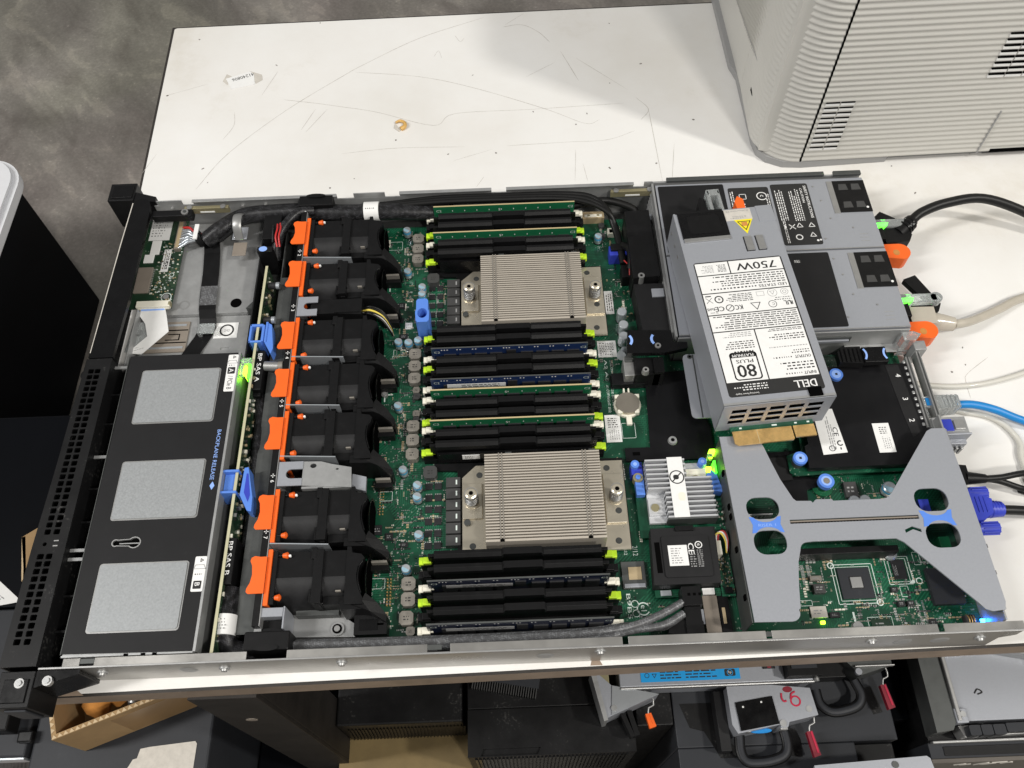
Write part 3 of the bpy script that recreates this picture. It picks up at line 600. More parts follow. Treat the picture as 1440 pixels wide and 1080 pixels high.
# 24 memory slots, far to near; colour of the end latches
SLOT = [414, 403.5, 393, 382, 371.5, 361, 275, 264.5, 254, 244, 233.5, 223.5, 213, 202.5, 192, 184.5, 174.5, 164.5, 73, 62.5, 52, 41.3, 31, 20.5]
KIND = ['W', 'K', 'G', 'W', 'K', 'G', 'G', 'K', 'W', 'G', 'K', 'W', 'W', 'K', 'G', 'W', 'K', 'G', 'G', 'K', 'W', 'G', 'K', 'W']
for y, k in zip(SLOT, KIND):
    b = MB(); b.box(276, 423, y-3.3, y+3.3, 8, 15.5, 'black'); b.box(284, 415, y-0.9, y+0.9, 15.5, 15.6, 'void')
    b.box(276, 284, y-3.1, y+3.1, 15.5, 22, 'black'); b.box(415, 423, y-3.1, y+3.1, 15.5, 22, 'black')
    s = b.build('memory_slot', MBD, 0.3)
    m = {'W': 'ivory', 'G': 'lime', 'K': 'black'}[k]
    for sx, x in ((-1, 281), (1, 418)):
        b = MB(); r = random.uniform(-0.6, 0.6)
        b.box(x-3, x+3, y-2.6, y+2.6, 20, 25+r, m); b.box(x+sx*2.6, x+sx*6.4, y-2.9, y+2.9, 19, 23.5+r, m); b.box(x-sx*5.2, x-sx*2.8, y-1.2, y+1.2, 21, 24+r, m); b.build('latch', s, 0.5)

# processor sockets (black frames under the coolers)
for y0 in (281, 81.5):
    b = MB(); b.prism([(308, y0), (438, y0), (438, y0+77), (284, y0+78), (284, y0+72), (303, y0+71), (303, y0)], 8, 11.6, 'black'); b.build('processor_socket', MBD, 0.6)

# electrolytic cans
def can(x, y, r, h, blue=True):
    b = MB(); b.cyl(x, y, 8, 9.4, r*1.06, 'chip', 18); b.cyl(x, y, 9.4, 8+h-0.7, r, 'cap_silver', 20); b.cone((x, y, 8+h-0.7), (x, y, 8+h), r, r*0.86, 'cap_silver', 20, False)
    P = [(x+r*0.86*math.cos(a), y+r*0.86*math.sin(a)) for a in [math.radians(-150+k*18) for k in range(21)]]
    a0 = 150 + random.uniform(-12, 12)
    n = 20; lo = [(x+r*0.86*math.cos(math.radians(a0+180*k/n)), y+r*0.86*math.sin(math.radians(a0+180*k/n))) for k in range(n+1)]
    hi = [(x+r*0.86*math.cos(math.radians(a0+180+180*k/n)), y+r*0.86*math.sin(math.radians(a0+180+180*k/n))) for k in range(n+1)]
    b.add([(p[0], p[1], 8+h) for p in lo], [tuple(range(n+1))], 'cap_pale' if blue else 'cap_silver'); b.add([(p[0], p[1], 8+h) for p in hi], [tuple(range(n+1))], 'cap_silver')
    if blue: b.cyl(x, y, 8+h*0.55, 8+h*0.82, r*1.012, 'cap_blue', 20)
    b.build('capacitor', MBD)
for x, y in ((255, 407), (257, 357), (271, 338), (271, 330), (251, 278), (260, 277), (268.5, 279), (253, 213), (259, 153), (271, 139), (271, 129), (273, 97), (264, 70), (438, 390)): can(x, y, 3.6, 10)
for x, y in ((451, 298), (451, 284), (450, 272)): can(x, y, 4.4, 14, False)
b = MB(); b.cone((451, 262, 12), (446, 252, 20), 4.2, 4.2, 'cap_silver', 18); b.build('capacitor', MBD)
b = MB(); b.box(446, 455, 228, 246, 8, 26, 'bright_metal'); b.box(447.5, 453.5, 241, 247, 26, 28, 'zinc_dark'); b.build('header_shield', MBD, 0.6)

# power inductors
def choke(x, y, s, h, m):
    b = MB(); c = s*0.2
    b.prism([(x-s/2+c, y-s/2), (x+s/2-c, y-s/2), (x+s/2, y-s/2+c), (x+s/2, y+s/2-c), (x+s/2-c, y+s/2), (x-s/2+c, y+s/2), (x-s/2, y+s/2-c), (x-s/2, y-s/2+c)], 8, 8+h, m)
    b.bars((x-s*0.2, y-s*0.2, 8+h+0.05), X1, Y1, s*0.4, s*0.4, 2, 'ink', 0.1, 0.9); b.build('inductor', MBD, 0.6)
for y in (398, 385.5, 373, 266, 253.5, 241, 194, 181, 168, 59, 47): choke(266, y, 10.5, 7, 'choke')
choke(265, 33, 10.5, 7, 'choke'); choke(268, 24, 6.5, 4, 'choke'); choke(267.5, 231, 6, 3.5, 'choke'); choke(268, 225, 6, 3, 'choke_dark'); choke(268, 208, 6, 3, 'choke'); choke(268, 203, 5, 3, 'choke_dark')
for y in (349, 151): choke(281, y, 11, 7, 'choke_dark')
for y in (408, 395): choke(443, y, 5.5, 4, 'choke_dark')
for y0 in (342, 331.7, 321.3, 311, 301): 
    b = MB(); b.box(294, 305.5, y0-4.4, y0+4.4, 8, 15, 'choke_dark'); b.box(301.8, 303, y0-2, y0+2, 15, 15.1, 'ink_grey'); b.build('inductor', MBD, 0.5)
for y0 in (141, 131.4, 121.6, 111.8, 102, 92):
    b = MB(); b.box(294, 305.5, y0-4.3, y0+4.3, 8, 15, 'choke_dark'); b.box(301.8, 303, y0-2, y0+2, 15, 15.1, 'silk'); b.build('inductor', MBD, 0.5)

# coin cell in its clip, far white socket, labels
b = MB(); b.cyl(447.5, 208, 8, 11, 11.5, 'ivory', 28); b.cyl(447.5, 208.4, 11, 14.6, 10, 'coin', 32)
for x, y in ((439, 215), (456, 215), (440.4, 200.4), (454.6, 200.4)): b.box(x-2.0, x+2.0, y-1.8, y+1.8, 9, 14.2, 'ivory')
b.box(445, 446.4, 218, 223.5, 8, 13, 'ivory'); b.box(449, 450.4, 218, 223.5, 8, 13, 'ivory'); b.box(445.4, 450, 189.5, 197, 8, 11, 'ivory'); b.build('coin_battery', MBD, 0.4)
b = MB(); b.box(425, 446, 413.5, 422, 8, 16, 'tan'); b.box(427, 444, 415, 418.5, 16, 16.1, 'ivory'); b.box(430, 432, 416, 417.4, 16.1, 17, 'brass'); b.box(439, 441, 416, 417.4, 16.1, 17, 'brass'); b.build('header', MBD, 0.4)
b = MB(); b.box(448, 459, 395, 402, 8, 14, 'ivory'); b.box(449.5, 457.5, 396.2, 400.6, 14, 14.1, 'void'); b.build('header', MBD, 0.4)
b = MB(); b.box(446, 462, 362, 373, 8, 22, 'vga_blue'); b.box(447.4, 460.6, 366, 373.6, 22, 25, 'black'); b.build('header', MBD, 0.5)
b = MB(); b.box(455, 464, 336, 350, 8, 22, 'black'); b.build('header', MBD, 0.5)
def sticker(x0, x1, y0, y1, rows, sx=0.12, z=8.1, par=None, m='label_white', vert=False):
    b = MB(); b.box(x0, x1, y0, y1, z, z+0.25, m); w, h = x1-x0, y1-y0
    if vert: b.bars((x0+w*0.9, y0+h*sx, z+0.3), Y1, -X1, h*(1-2*sx), w*0.8, rows, 'ink', 0.15)
    else: b.bars((x0+w*sx, y0+h*0.1, z+0.3), X1, Y1, w*(1-2*sx), h*0.8, rows, 'ink', 0.15)
    return b.build('sticker', par or MBD)
sticker(438.5, 446, 305, 331, 3, vert=True); sticker(427.5, 444, 258.6, 275.8, 8, 0.1); 
b = MB(); b.box(427.3, 440.3, 174.6, 200.4, 8.1, 8.35, 'label_white'); b.bars((429.5, 188, 8.4), X1, Y1, 8.5, 10, 5, 'ink', 0.1, 0.5); b.bars((438.8, 177, 8.4), Y1, -X1, 10, 9, 5, 'ink_grey', 0.2); b.build('sticker', MBD)
b = MB(); b.box(428, 446, 49.5, 70.5, 8, 11.4, 'zinc_dark'); b.box(433, 443, 56, 66, 11.4, 12, 'tan'); b.box(429, 445, 50, 53, 11.4, 12.4, 'bracket_zinc'); b.build('card_socket', MBD, 0.4)
b = MB(); b.box(485.5, 496.5, 10, 43, 8, 13.4, 'bronze'); b.box(478, 485, 20, 31, 8, 14.4, 'bracket_zinc'); b.box(497, 505, 14, 43, 8, 12, 'black'); b.box(499, 501.4, 20, 32, 12, 13, 'tan'); b.build('cable_header', MBD, 0.3)
# blue guide post
b = MB(); b.plate([(268.4, 287), (270, 285), (278.4, 285), (280, 287), (280, 296), (279, 299), (279, 308), (277.6, 310), (270, 310), (268.6, 308), (268.6, 299), (267.8, 296)], [arc(274, 294.5, 4.3, 5.2, 0, 340, 17)], 8, 36, 'blue_tab'); b.box(269.6, 278.4, 287, 303, 9, 18, 'vga_blue'); b.build('guide_post', MBD, 0.8)
b = MB()
for x, y in ((240, 347.5), (240, 229)):
    b.cyl(x, y, 8, 10, 3.0, 'bright_metal', 14); b.cyl(x, y, 10, 10.6, 1.8, 'zinc', 10)
    for dx, dy in ((1, 0), (-1, 0), (0, 1), (0, -1)): b.box(x+dx*4.4-(2.6 if dx else 0.5), x+dx*4.4+(2.6 if dx else 0.5), y+dy*4.4-(2.6 if dy else 0.5), y+dy*4.4+(2.6 if dy else 0.5), 8.04, 8.2, 'silk')
b.cyl(597, 14.5, 8, 11, 4.6, 'bright_metal', 18, 3.8); b.box(596, 597.4, 18, 26, 8.05, 8.3, 'silk'); b.build('board_screw', MBD)

# chips in the rear quarter
b = MB(); b.box(591.6, 615.4, 35.6, 59.2, 8, 9.6, 'case_grey'); b.box(599.6, 608, 43.6, 51.6, 9.6, 10.8, 'bright_metal'); b.box(598.6, 609, 42.6, 52.6, 9.6, 9.75, 'chip')
b.build('chipset', MBD, 0.2)
b = MB(); b.box(633.6, 643.4, 49, 64, 8, 9.6, 'chip'); b.bars((637, 52, 9.7), Y1, -X1, 9, 3, 3, 'ink_grey'); b.build('chip', MBD, 0.2)
b = MB(); b.prism([(657, 28), (680, 28), (680, 52), (657, 56)], 8, 12.4, 'case_grey', 'case_grey'); b.build('chip', MBD, 0.4)
b = MB(); b.cone((678.5, 12.5, 11), (678.5, 19, 11), 4.4, 4.4, 'chip', 16)
for k in range(3): b.tube([(676.5+1.9*k, 19, 12)] + [(676.5+1.9*k, 15+4.6*math.cos(a), 11.4+4.8*math.sin(a)) for a in [math.radians(20+28*q) for q in range(6)]], 0.5, 'gold', 6, sub=2)
b.build('coil', MBD)
for x0, x1, y0, y1, h, m in ((569, 578, 50, 53.5, 4, 'choke'), (570, 578.5, 40, 47, 5, 'choke_dark'), (565, 577, 22.5, 31, 1.6, 'torn_label'), (578.5, 586, 22, 26, 2, 'chip'), (628, 633, 39, 43, 3, 'chip'), (630, 635, 28, 32, 4, 'chip'), (637, 642, 28, 32, 4, 'chip'), (650, 655, 12, 18, 3, 'chip'), (608, 622, 11, 20, 1.2, 'pcb_dark'),
    (626, 633, 66.5, 71, 6, 'choke_dark'), (612, 622, 116, 129, 4, 'choke_dark'), (232, 238, 380, 386, 1.4, 'chip'), (249, 255, 320, 326, 1.4, 'chip'), (247, 254, 304, 309, 1.4, 'chip'), (251, 258, 286, 291, 1.4, 'chip'), (238, 245, 140, 148, 1.5, 'chip'), (236, 243, 101, 109, 1.5, 'chip'), (246, 252, 96, 102, 1.5, 'chip'), (243, 250, 76, 83, 1.5, 'chip'), (258, 264, 90, 94, 1.4, 'chip'), (430, 436, 340, 348, 2, 'chip'), (284, 290, 352, 358, 2, 'chip')):
    b = MB(); b.box(x0, x1, y0, y1, 8, 8+h, m); b.bars((x0+(x1-x0)*.2, y0+(y1-y0)*.25, 8.06+h), X1, Y1, (x1-x0)*.6, (y1-y0)*.5, 2, 'ink_grey', 0.3, 0.8); b.build('chip', MBD, 0.15)
for x, y, r, h in ((646, 121, 5.2, 9), (617, 112, 4.6, 6), (625.5, 112.5, 4.4, 6), (634.5, 68, 4.6, 5)):
    can(x, y, r, h, x == 646)

# rows of small power transistors beside the inductors
for y0, n in ((342, 5), (141, 6)):
    for k in range(n):
        b = MB(); yy = y0-10.1*k
        for dx in (0, 7.4): b.box(277+dx, 282.6+dx, yy-3, yy+2.4, 8, 9.2, 'chip'); [b.box(277.3+dx+1.4*q, 278+dx+1.4*q, yy+2.4, yy+3.6, 8, 8.6, 'solder') for q in range(4)]
        b.build('transistor', MBD)

# tiny surface parts nobody could count, and the printed legends
sm = MB(); kinds = [('tan', 4), ('solder', 4), ('chip', 4), ('choke', 2), ('ivory', 2), ('choke_dark', 2)]
bag = [k for k, w in kinds for _ in range(w)]
def scatter(x0, x1, y0, y1, n, avoid=()):
    k = 0; t = 0
    while k < n and t < n*6:
        t += 1; x = random.uniform(x0, x1); y = random.uniform(y0, y1)
        if any(a < x < c and d < y < e for a, c, d, e in avoid): continue
        m = random.choice(bag); row = random.randint(1, 5); ho = random.random() < 0.5; lx, ly = random.choice(((1.4, 0.7), (0.7, 1.4), (1.0, 0.5), (0.5, 1.0), (0.7, 0.5), (2.0, 1.2)))
        for q in range(row):
            xx = x + (q*(lx+0.7) if ho else 0); yy = y + (0 if ho else q*(ly+0.7))
            if xx > x1 or yy > y1: break
            sm.box(xx, xx+lx, yy, yy+ly, 8, 8+random.uniform(0.3, 0.9), m)
            if m != 'solder' and random.random() < 0.6: sm.box(xx-0.25, xx, yy, yy+ly, 8, 8.4, 'solder'); sm.box(xx+lx, xx+lx+0.25, yy, yy+ly, 8, 8.4, 'solder')
            k += 1
fancy = [(260, 272, 366, 404), (260, 272, 235, 272), (260, 272, 162, 200), (259, 271, 28, 65), (590, 617, 34, 61), (233, 245, 340, 355), (233, 245, 222, 236)]
scatter(233, 261, 24, 414, 900, fancy); scatter(252, 276, 24, 416, 700, fancy); scatter(276, 294, 296, 348, 90); scatter(276, 294, 88, 146, 90)
scatter(424, 462, 20, 48, 26); scatter(426, 462, 84, 160, 80); scatter(440, 462, 330, 412, 90); scatter(447, 462, 285, 330, 50); scatter(426, 446, 230, 256, 22)
scatter(548, 590, 10, 68, 200, fancy); scatter(617, 686, 9, 66, 420, [(655, 682, 26, 56), (632, 645, 47, 66)]); scatter(590, 617, 9, 33, 110); scatter(585, 660, 106, 134, 120); scatter(470, 512, 8, 46, 30)
for k in range(22): sm.box(644.5, 645.9, 10+1.05*k, 10.5+1.05*k, 8, 8.4, 'solder'); sm.box(650-1.2, 650+0.3, 10+1.05*k, 10.5+1.05*k, 8, 8.4, 'solder')
for x in (564, 568.5): 
    for k in range(14): sm.box(x+0.4, x+3, 54+1.1*k-6, 54.6+1.1*k-6, 8, 8.5, 'solder')
for k in range(9):
    for q in (0, 1): sm.box(249+2.4*q, 250+2.4*q, 44+2.5*k, 45+2.5*k, 8, 10.4, 'gold'); sm.box(243+2.4*q-3, 244+2.4*q-3, 118+2.5*k, 119+2.5*k, 8, 8.6, 'gold')
sm.build('small_component', MBD, kind='stuff')
sk = MB()
def outl(x0, x1, y0, y1, t=0.5): sk.poly_line([(x0, y0), (x1, y0), (x1, y1), (x0, y1)], (0, 0, 8.12), X1, Y1, t, 'silk')
outl(588, 619, 32, 62.4); outl(590.4, 616.6, 34.4, 60.4, 0.35); outl(629.5, 647.5, 45.5, 67); outl(632, 645.4, 47.4, 65.4, 0.4); sk.prism([(644, 46), (648.5, 46), (648.5, 50)], 8.1, 8.25, 'silk')
for x, y in ((588, 62), (618.6, 32.4), (652, 47.5)): sk.ring((x, y, 8.15), X1, Y1, 2.2, 0.8, 'silk')
for x0, x1, y0, y1 in ((236, 250, 390, 400), (246, 258, 268, 275), (240, 250, 130, 138), (234, 247, 58, 66), (236, 246, 308, 316), (558, 568, 32, 36), (606, 624, 9.4, 21.6), (636, 642, 36, 44), (652, 657, 60, 70), (441, 452, 178, 192), (278, 291, 354, 360)): outl(x0, x1, y0, y1, 0.35)
sk.text('B9B5', (430, 46.5, 8.12), -Y1, X1, w=19, h=3, m='silk'); sk.text('B12', (431.8, 82, 8.12), -Y1, X1, h=2.4, m='silk'); sk.text('2/12', (438.5, 84, 8.12), -Y1, X1, w=8, h=4, m='silk'); sk.ring((441.8, 34.6, 8.12), X1, Y1, 4.6, 0.9, 'silk', 28, 30, 330); sk.text('e1', (440.0, 37.5, 8.15), -Y1, X1, h=4.2, m='silk', bold=True)
sk.text('A2 A5', (432, 256, 8.12), -Y1, X1, w=22, h=2.4, m='silk'); sk.text('DUAL CPU CONNECTOR', (437, 255, 8.12), -Y1, X1, w=28, h=2, m='silk'); sk.text('A1 COPYRIGHT 2012', (431.5, 230, 8.12), -Y1, X1, w=27, h=2.2, m='silk'); sk.text('MADE IN CHINA', (435.5, 230, 8.12), -Y1, X1, w=25, h=2, m='silk')
sk.ring((435.8, 38.6, 8.12), X1, Y1, 2.6, 0.5, 'silk'); sk.ring((436.2, 31.4, 8.12), X1, Y1, 2.6, 0.5, 'silk'); sk.text('J7', (283, 352, 8.12), X1, Y1, h=2, m='silk')
for k in range(60):
    x = random.uniform(232, 262); y = random.uniform(24, 412); sk.text(random.choice('RCUJQ') + str(random.randint(1, 99)), (x, y, 8.12), -Y1, X1, h=1.1, m='silk')
for k in range(34):
    x = random.uniform(550, 684); y = random.uniform(10, 64); sk.text(random.choice('RCUJQ') + str(random.randint(1, 99)), (x, y, 8.12), X1, Y1, h=1.1, m='silk')
sticker(255.5, 262, 297, 304, 2)
sk.build('circuit_marking', MBD, kind='stuff')
for x, y, z, m in ((572.5, 19, 8, 'led_green'), (687, 14.6, 13, 'led_blue')):
    b = MB(); b.box(x-1.5, x+1.5, y-1.0, y+1.0, z, z+1.6, m); b.build('indicator_light', MBD)

# ================================================================== MEMORY
ORD = ['first', 'second', 'third', 'fourth', 'fifth', 'sixth', 'seventh', 'eighth', 'ninth', 'tenth', 'eleventh', 'twelfth', 'thirteenth', 'fourteenth', 'fifteenth', 'sixteenth', 'seventeenth', 'eighteenth', 'nineteenth', 'twentieth', 'twenty-first', 'twenty-second', 'twenty-third', 'twenty-fourth']
NOTE = {8: 'navy blue memory stick', 11: 'navy blue memory stick with white label', 0: 'green memory stick', 3: 'green memory stick', 12: 'green memory stick with pale edge', 15: 'green memory stick with pale edge', 20: 'dark navy memory stick', 23: 'dark navy memory stick'}
def module(i, y):
    t = thing('memory_module', f'{NOTE[i]} in the {ORD[i]} slot from the far wall', 'memory module', (349, y, 11), 'memory sticks plugged into the slots')
    pm = 'dimm_navy' if i in (8, 11) else ('dimm_navy_dark' if i in (20, 23) else 'dimm_green')
    b = MB(); b.box(282.6, 416, y-0.65, y+0.65, 11, 40, pm); b.box(282.6, 416, y-0.62, y+0.62, 40, 40.25, 'dimm_edge' if pm == 'dimm_green' else 'zinc_dark')
    yy = y-0.7
    b.text('C2', (285, yy, 33), X1, Z1, h=3, m='silk'); b.text('C2', (410, yy, 33), X1, Z1, h=3, m='silk')
    if pm == 'dimm_green':
        for k in range(9): b.rect((300+11.6*k, yy, 33.5), X1, Z1, 0.7, 1.6, 'label_white')
        b.text('S', (344, yy, 32.5), X1, Z1, h=3, m='label_white', bold=True)
    else:
        for k in range(9):
            for q in ((0, 2.4, 4.8) if k in (0, 4) else (0, 2.6)): b.rect((291+13.2*k+q, yy, 37.2), X1, Z1, 1.1, 1.3, 'label_white')
    b.build('circuit_board', t)
    for k in range(9):
        x = 293 + 13.2*k
        if k == 4 and pm != 'dimm_green': b = MB(); b.box(x+1, x+9, y-1.5, y-0.65, 24, 35, 'chip'); b.build('memory_chip', t); continue
        b = MB(); b.box(x, x+10.4, y-1.7, y-0.65, 18, 31.5, 'chip'); b.box(x, x+10.4, y+0.65, y+1.7, 18, 31.5, 'chip'); b.build('memory_chip', t)
    if i in (11, 20, 23):
        b = MB(); b.box(296, 345, y-1.9, y-1.75, 27.5, 33.6, 'label_white' if i == 11 else 'ink_grey'); b.bars((308, y-1.95, 28), X1, Z1, 34, 5, 2, 'ink', 0.1); b.build('label', t)
def blank_mesh(t, y):
    b = MB(); x0, x1, xm0, xm1 = 287.5, 411.5, 339, 367
    b.prism([(x0, y-3.6), (xm0-1.5, y-3.6), (xm0, y-2.2), (xm1, y-2.2), (xm1+1.5, y-3.6), (x1, y-3.6), (x1, y+1.8), (xm1+1.5, y+1.8), (xm1, y+3.0), (xm0, y+3.0), (xm0-1.5, y+1.8), (x0, y+1.8)], 33, 38.6, 'black')
    b.add([(x0, y-3.6, 38.6), (xm0-1.5, y-3.6, 38.6), (xm0-1.5, y-1.0, 40.6), (x0, y-1.0, 40.6), (xm0-1.5, y+1.8, 40.2), (x0, y+1.8, 40.2), (x0, y+1.8, 38.6), (xm0-1.5, y+1.8, 38.6)], [(0, 1, 2, 3), (3, 2, 4, 5), (5, 4, 7, 6), (0, 3, 5, 6), (1, 7, 4, 2)], 'black')
    b.add([(xm1+1.5, y-3.6, 38.6), (x1, y-3.6, 38.6), (x1, y-1.0, 40.6), (xm1+1.5, y-1.0, 40.6), (x1, y+1.8, 40.2), (xm1+1.5, y+1.8, 40.2), (xm1+1.5, y+1.8, 38.6), (x1, y+1.8, 38.6)], [(0, 1, 2, 3), (3, 2, 4, 5), (5, 4, 7, 6), (0, 3, 5, 6), (1, 7, 4, 2)], 'black')
    b.box(x0-1.5, x1+1.5, y-1.6, y+1.6, 14, 33, 'black'); b.box(x0-5, x0+4, y-1.2, y+1.2, 22, 36, 'black'); b.box(x1-4, x1+5, y-1.2, y+1.2, 22, 36, 'black')
    b.build('blank_body', t, 0.25)
proto = None
for i, y in enumerate(SLOT):
    if i in NOTE: module(i, y); continue
    lab = f'black plastic filler blank in the {ORD[i]} memory slot from the far wall'
    if i == 5: lab = 'black filler blank in the sixth memory slot, its broad side facing the far cooler'
    if i == 17: lab = 'black filler blank with small white sticker, in the slot beside the near cooler'
    if proto is None or i in (5, 17):
        t = thing('memory_blank', lab, 'memory blank', (349, y, 14), 'black filler blanks in empty memory slots'); blank_mesh(t, y)
        if i in (5, 17):
            b = MB(); b.box(288, 412, y-6, y-4.0, 15, 30, 'black_gloss'); b.build('side_skirt', t)
        if i == 17: b = MB(); b.box(308, 322, y-6.4, y-6.05, 21, 28, 'label_white'); b.bars((310, y-6.5, 22), X1, Z1, 9, 5, 3, 'ink', 0.2); b.build('sticker', t)
        if proto is None: proto = t; py = y
    else: dup(proto, (0, y-py, 0), lab)

# ================================================================== PROCESSOR COOLERS
def cooler(lab, y0, ys1, ys2):
    t = thing('cpu_cooler', lab, 'heatsink', (372, y0+36, 11.7), 'finned processor coolers')
    b = MB(); b.plate([(307, y0-1), (437, y0-1), (437, y0+74.5), (318, y0+74.5), (307, y0+64)], [], 11.7, 14.4, 'nickel')
    for x0, x1, ya, yb in ((307.5, 323, y0+28, y0+58), (420, 436, y0+20, y0+62)): b.box(x0, x1, ya, yb, 14.4, 16.6, 'nickel')
    for x, y in ((315, y0+6), (311, y0+25), (428, y0+6), (321, y0+66), (424, y0+68), (430, y0+30)): b.cyl(x, y, 14.4, 14.5 if y < y0+20 or y > y0+62 else 16.7, 2.6, 'zinc_dark', 16)
    b.build('base_plate', t, 0.4)
    b = MB(); n = 31; p = 73.0/n
    b.box(326.6, 416, y0+0.4, y0+72.6, 14.4, 16.5, 'nickel')
    for k in range(n):
        y = y0 + p*k; b.box(326.2, 416.4, y, y+0.45, 16.5, 40.2, 'fin'); b.box(326.2, 416.4, y, y+1.25, 39.8, 40.3, 'fin')
    b.box(326, 416.6, y0-0.5, y0, 15, 40.2, 'fin')
    for x in (337.4, 339.8, 403.2, 405.6): b.box(x-0.45, x+0.45, y0, y0+72.6, 40.3, 40.75, 'choke')
    for x in (338.6, 404.4): b.box(x-1.6, x+1.6, y0-0.6, y0+1.2, 39.8, 40.9, 'void'); b.box(x+4, x+9, y0+72, y0+73, 39.8, 40.6, 'zinc_dark')
    b.build('fin_stack', t)
    for x, y in ((315, ys1), (428.5, ys2)):
        b = MB(); b.cyl(x, y, 14.4, 17.5, 6.4, 'nickel', 24); b.cyl(x, y, 17.5, 30, 3.4, 'zinc', 16); b.cyl(x, y, 29.5, 32.6, 5.2, 'bright_metal', 24, 5.2); b.cyl(x, y, 32.6, 33.2, 4.6, 'nickel', 24, 3.6); b.cyl(x, y, 33.2, 33.25, 1.9, 'void', 6); s = b.build('spring_screw', t, 0.2)
        b = MB(); b.tube([(x+4.7*math.cos(a), y+4.7*math.sin(a), 17.6+12*q/54) for q, a in enumerate([math.radians(32*q) for q in range(55)])], 0.75, 'bright_metal', 7, sub=1); b.build('spring', s)
cooler('finned silver processor cooler next to the blue post, farther from the table front', 280.5, 324, 320.5)
cooler('finned silver processor cooler nearer the table front, beside the small black battery module', 80.5, 123, 122)

# ================================================================== FANS
def fan(num, ya, yb, g0, g1):
    lab = ['black cooling fan with orange handle at number 1, against the far cable bundle', 'black cooling fan with orange handle at number 2, beside the upper slotted bracket', 'black cooling fan with orange handle at number 3, just below the upper slotted bracket', 'black cooling fan with orange handle at number 4, middle of the fan row', 'black cooling fan with orange handle at number 5, above the bare metal bracket', 'black cooling fan with orange handle at number 6, just below the bare metal bracket', 'black cooling fan with orange handle at number 7, closest to the table front'][num-1]
    t = thing('fan_module', lab, 'fan', (200, (ya+yb)/2, 2), 'seven cooling fans in a row')
    yc = (ya+yb)/2
    b = MB(); b.prism([(165, ya), (168.2, ya), (168.2, yb), (165, yb)], 6, 41.2, 'orange')
    b.prism([(165, g0-2), (165, g1+1.5), (160, g1+1.5), (156, g1+2.2), (153.6, g1+1.0), (153.0, g1-1.5), (154.6, g1-5), (155.4, (g0+g1)/2), (154.4, g0+6), (152.4, g0+2), (152.2, g0-0.5), (153.6, g0-2)], 41.5, 43.0, 'orange'); b.build('handle', t, 0.7)
    b = MB(); B = 'fan_black'
    b.box(168.6, 172, ya+1, yb-1, 4, 40, B)
    for x0, x1, rr in ((172, 199, 1.0), (206, 223, 0.97)):
        q0 = yc - 0.5; prof = [(q0, 38.2), (yb-1.6, 38.2), (yb-1.6, 4), (ya+0.8, 4)] + [(q0 - (q0-ya-0.8)*math.sin(math.radians(a)), 14 + 25.2*rr*math.cos(math.radians(a))) for a in range(90, -1, -9)]
        k = len(prof); vs = [(x0, y, z) for y, z in prof] + [(x1, y, z) for y, z in prof]
        b.add(vs, [(i, (i+1) % k, k+(i+1) % k, k+i) for i in list(range(4)) + [k-1]] + [tuple(range(k)), tuple(range(k, 2*k))[::-1]], B)
        b.add(vs, [(i, i+1, k+i+1, k+i) for i in range(4, k-1)], 'fan_black_lit', True)
    b.box(199, 206, ya+1.2, yb-0.6, 4, 40.4, B); b.box(197, 201, yb-8, yb+0.6, 20, 40.6, B); b.box(201, 205, ya+0.6, ya+6, 14, 36, 'black'); b.box(198, 207, ya+7, ya+9.4, 38, 39.0, 'black_gloss'); b.box(196.6, 204, ya+2.4, ya+12, 30, 37.5, 'black')
    b.box(216, 220, ya+9, ya+10.2, 36, 38.8, 'choke'); b.prism([(206.5, ya+1), (223, ya+1), (223, ya+7), (206.5, ya+7)], 20, 33.5, B)
    b.prism([(223, ya-1), (236, ya-1), (236, ya+4), (233.4, ya+9)] + [(231.4, yc-5), (230.8, yc), (231.6, yc+6)] + [(234.4, yb-12), (236, yb-8), (233.6, yb-5.4), (227, yb-4.2), (226, yb+0.6), (223, yb+0.6)], 4, 39.6, B)
    b.tube([(235, ya+7, 40), (232.6, yc-6, 40), (232, yc, 40), (232.8, yc+6, 40), (235, yb-11, 40)], 0.6, 'black_gloss', 6)
    b.build('housing', t, 0.5)
    b = MB(); b.cone((237.4, yc, 20), (236.4, yc, 20), 17, 17, 'void', 28); b.ring((237.6, yc, 20), Y1, Z1, 17.6, 2, B, 28); b.build('outlet', t)
    b = MB(); b.prism([(220, ya-4.2), (236, ya-4.2), (241, ya-5), (252, ya-11), (252.6, ya-6.2), (246, ya+1.5), (238, ya+7.5), (235.6, ya+2), (220, ya+2)], 6, [39, 38, 35, 27, 27, 33, 38, 39, 39], B); b.build('connector_arm', t, 0.5)
    b = MB(); b.box(238, 250, ya-12.2, ya-10.2, 16, 22, 'choke'); b.box(237, 251, ya-16.4, ya-12.4, 8, 17, 'black'); b.build('plug', t, 0.3)
    for x, y in ((178.5, yb-4.4), (175.6, ya+6)):
        b = MB(); b.cone((x-3.0, y, 39), (x+0.5, y, 39.2), 1.6, 2.6, 'orange', 14); b.cone((x+0.5, y, 39.2), (x+1.6, y, 39.2), 2.6, 1.2, 'orange', 14); b.cone((x-6, y, 38.8), (x-3.0, y, 39), 1.4, 1.4, 'black_gloss', 10)
        if y > yc: b.cyl(x+2.6, y-0.9, 39.4, 41, 1.0, 'label_white', 8)
        b.build('rubber_rivet', t)
for num, (ya, yb, g0, g1) in enumerate(((360.5, 405, 375, 398), (315, 353.5, 326, 351), (247, 291, 260, 284), (200.5, 245, 213, 236), (154.5, 198, 165, 190), (86, 129, 98, 122), (38.5, 80.5, 49, 73)), 1): fan(num, ya, yb, g0, g1)
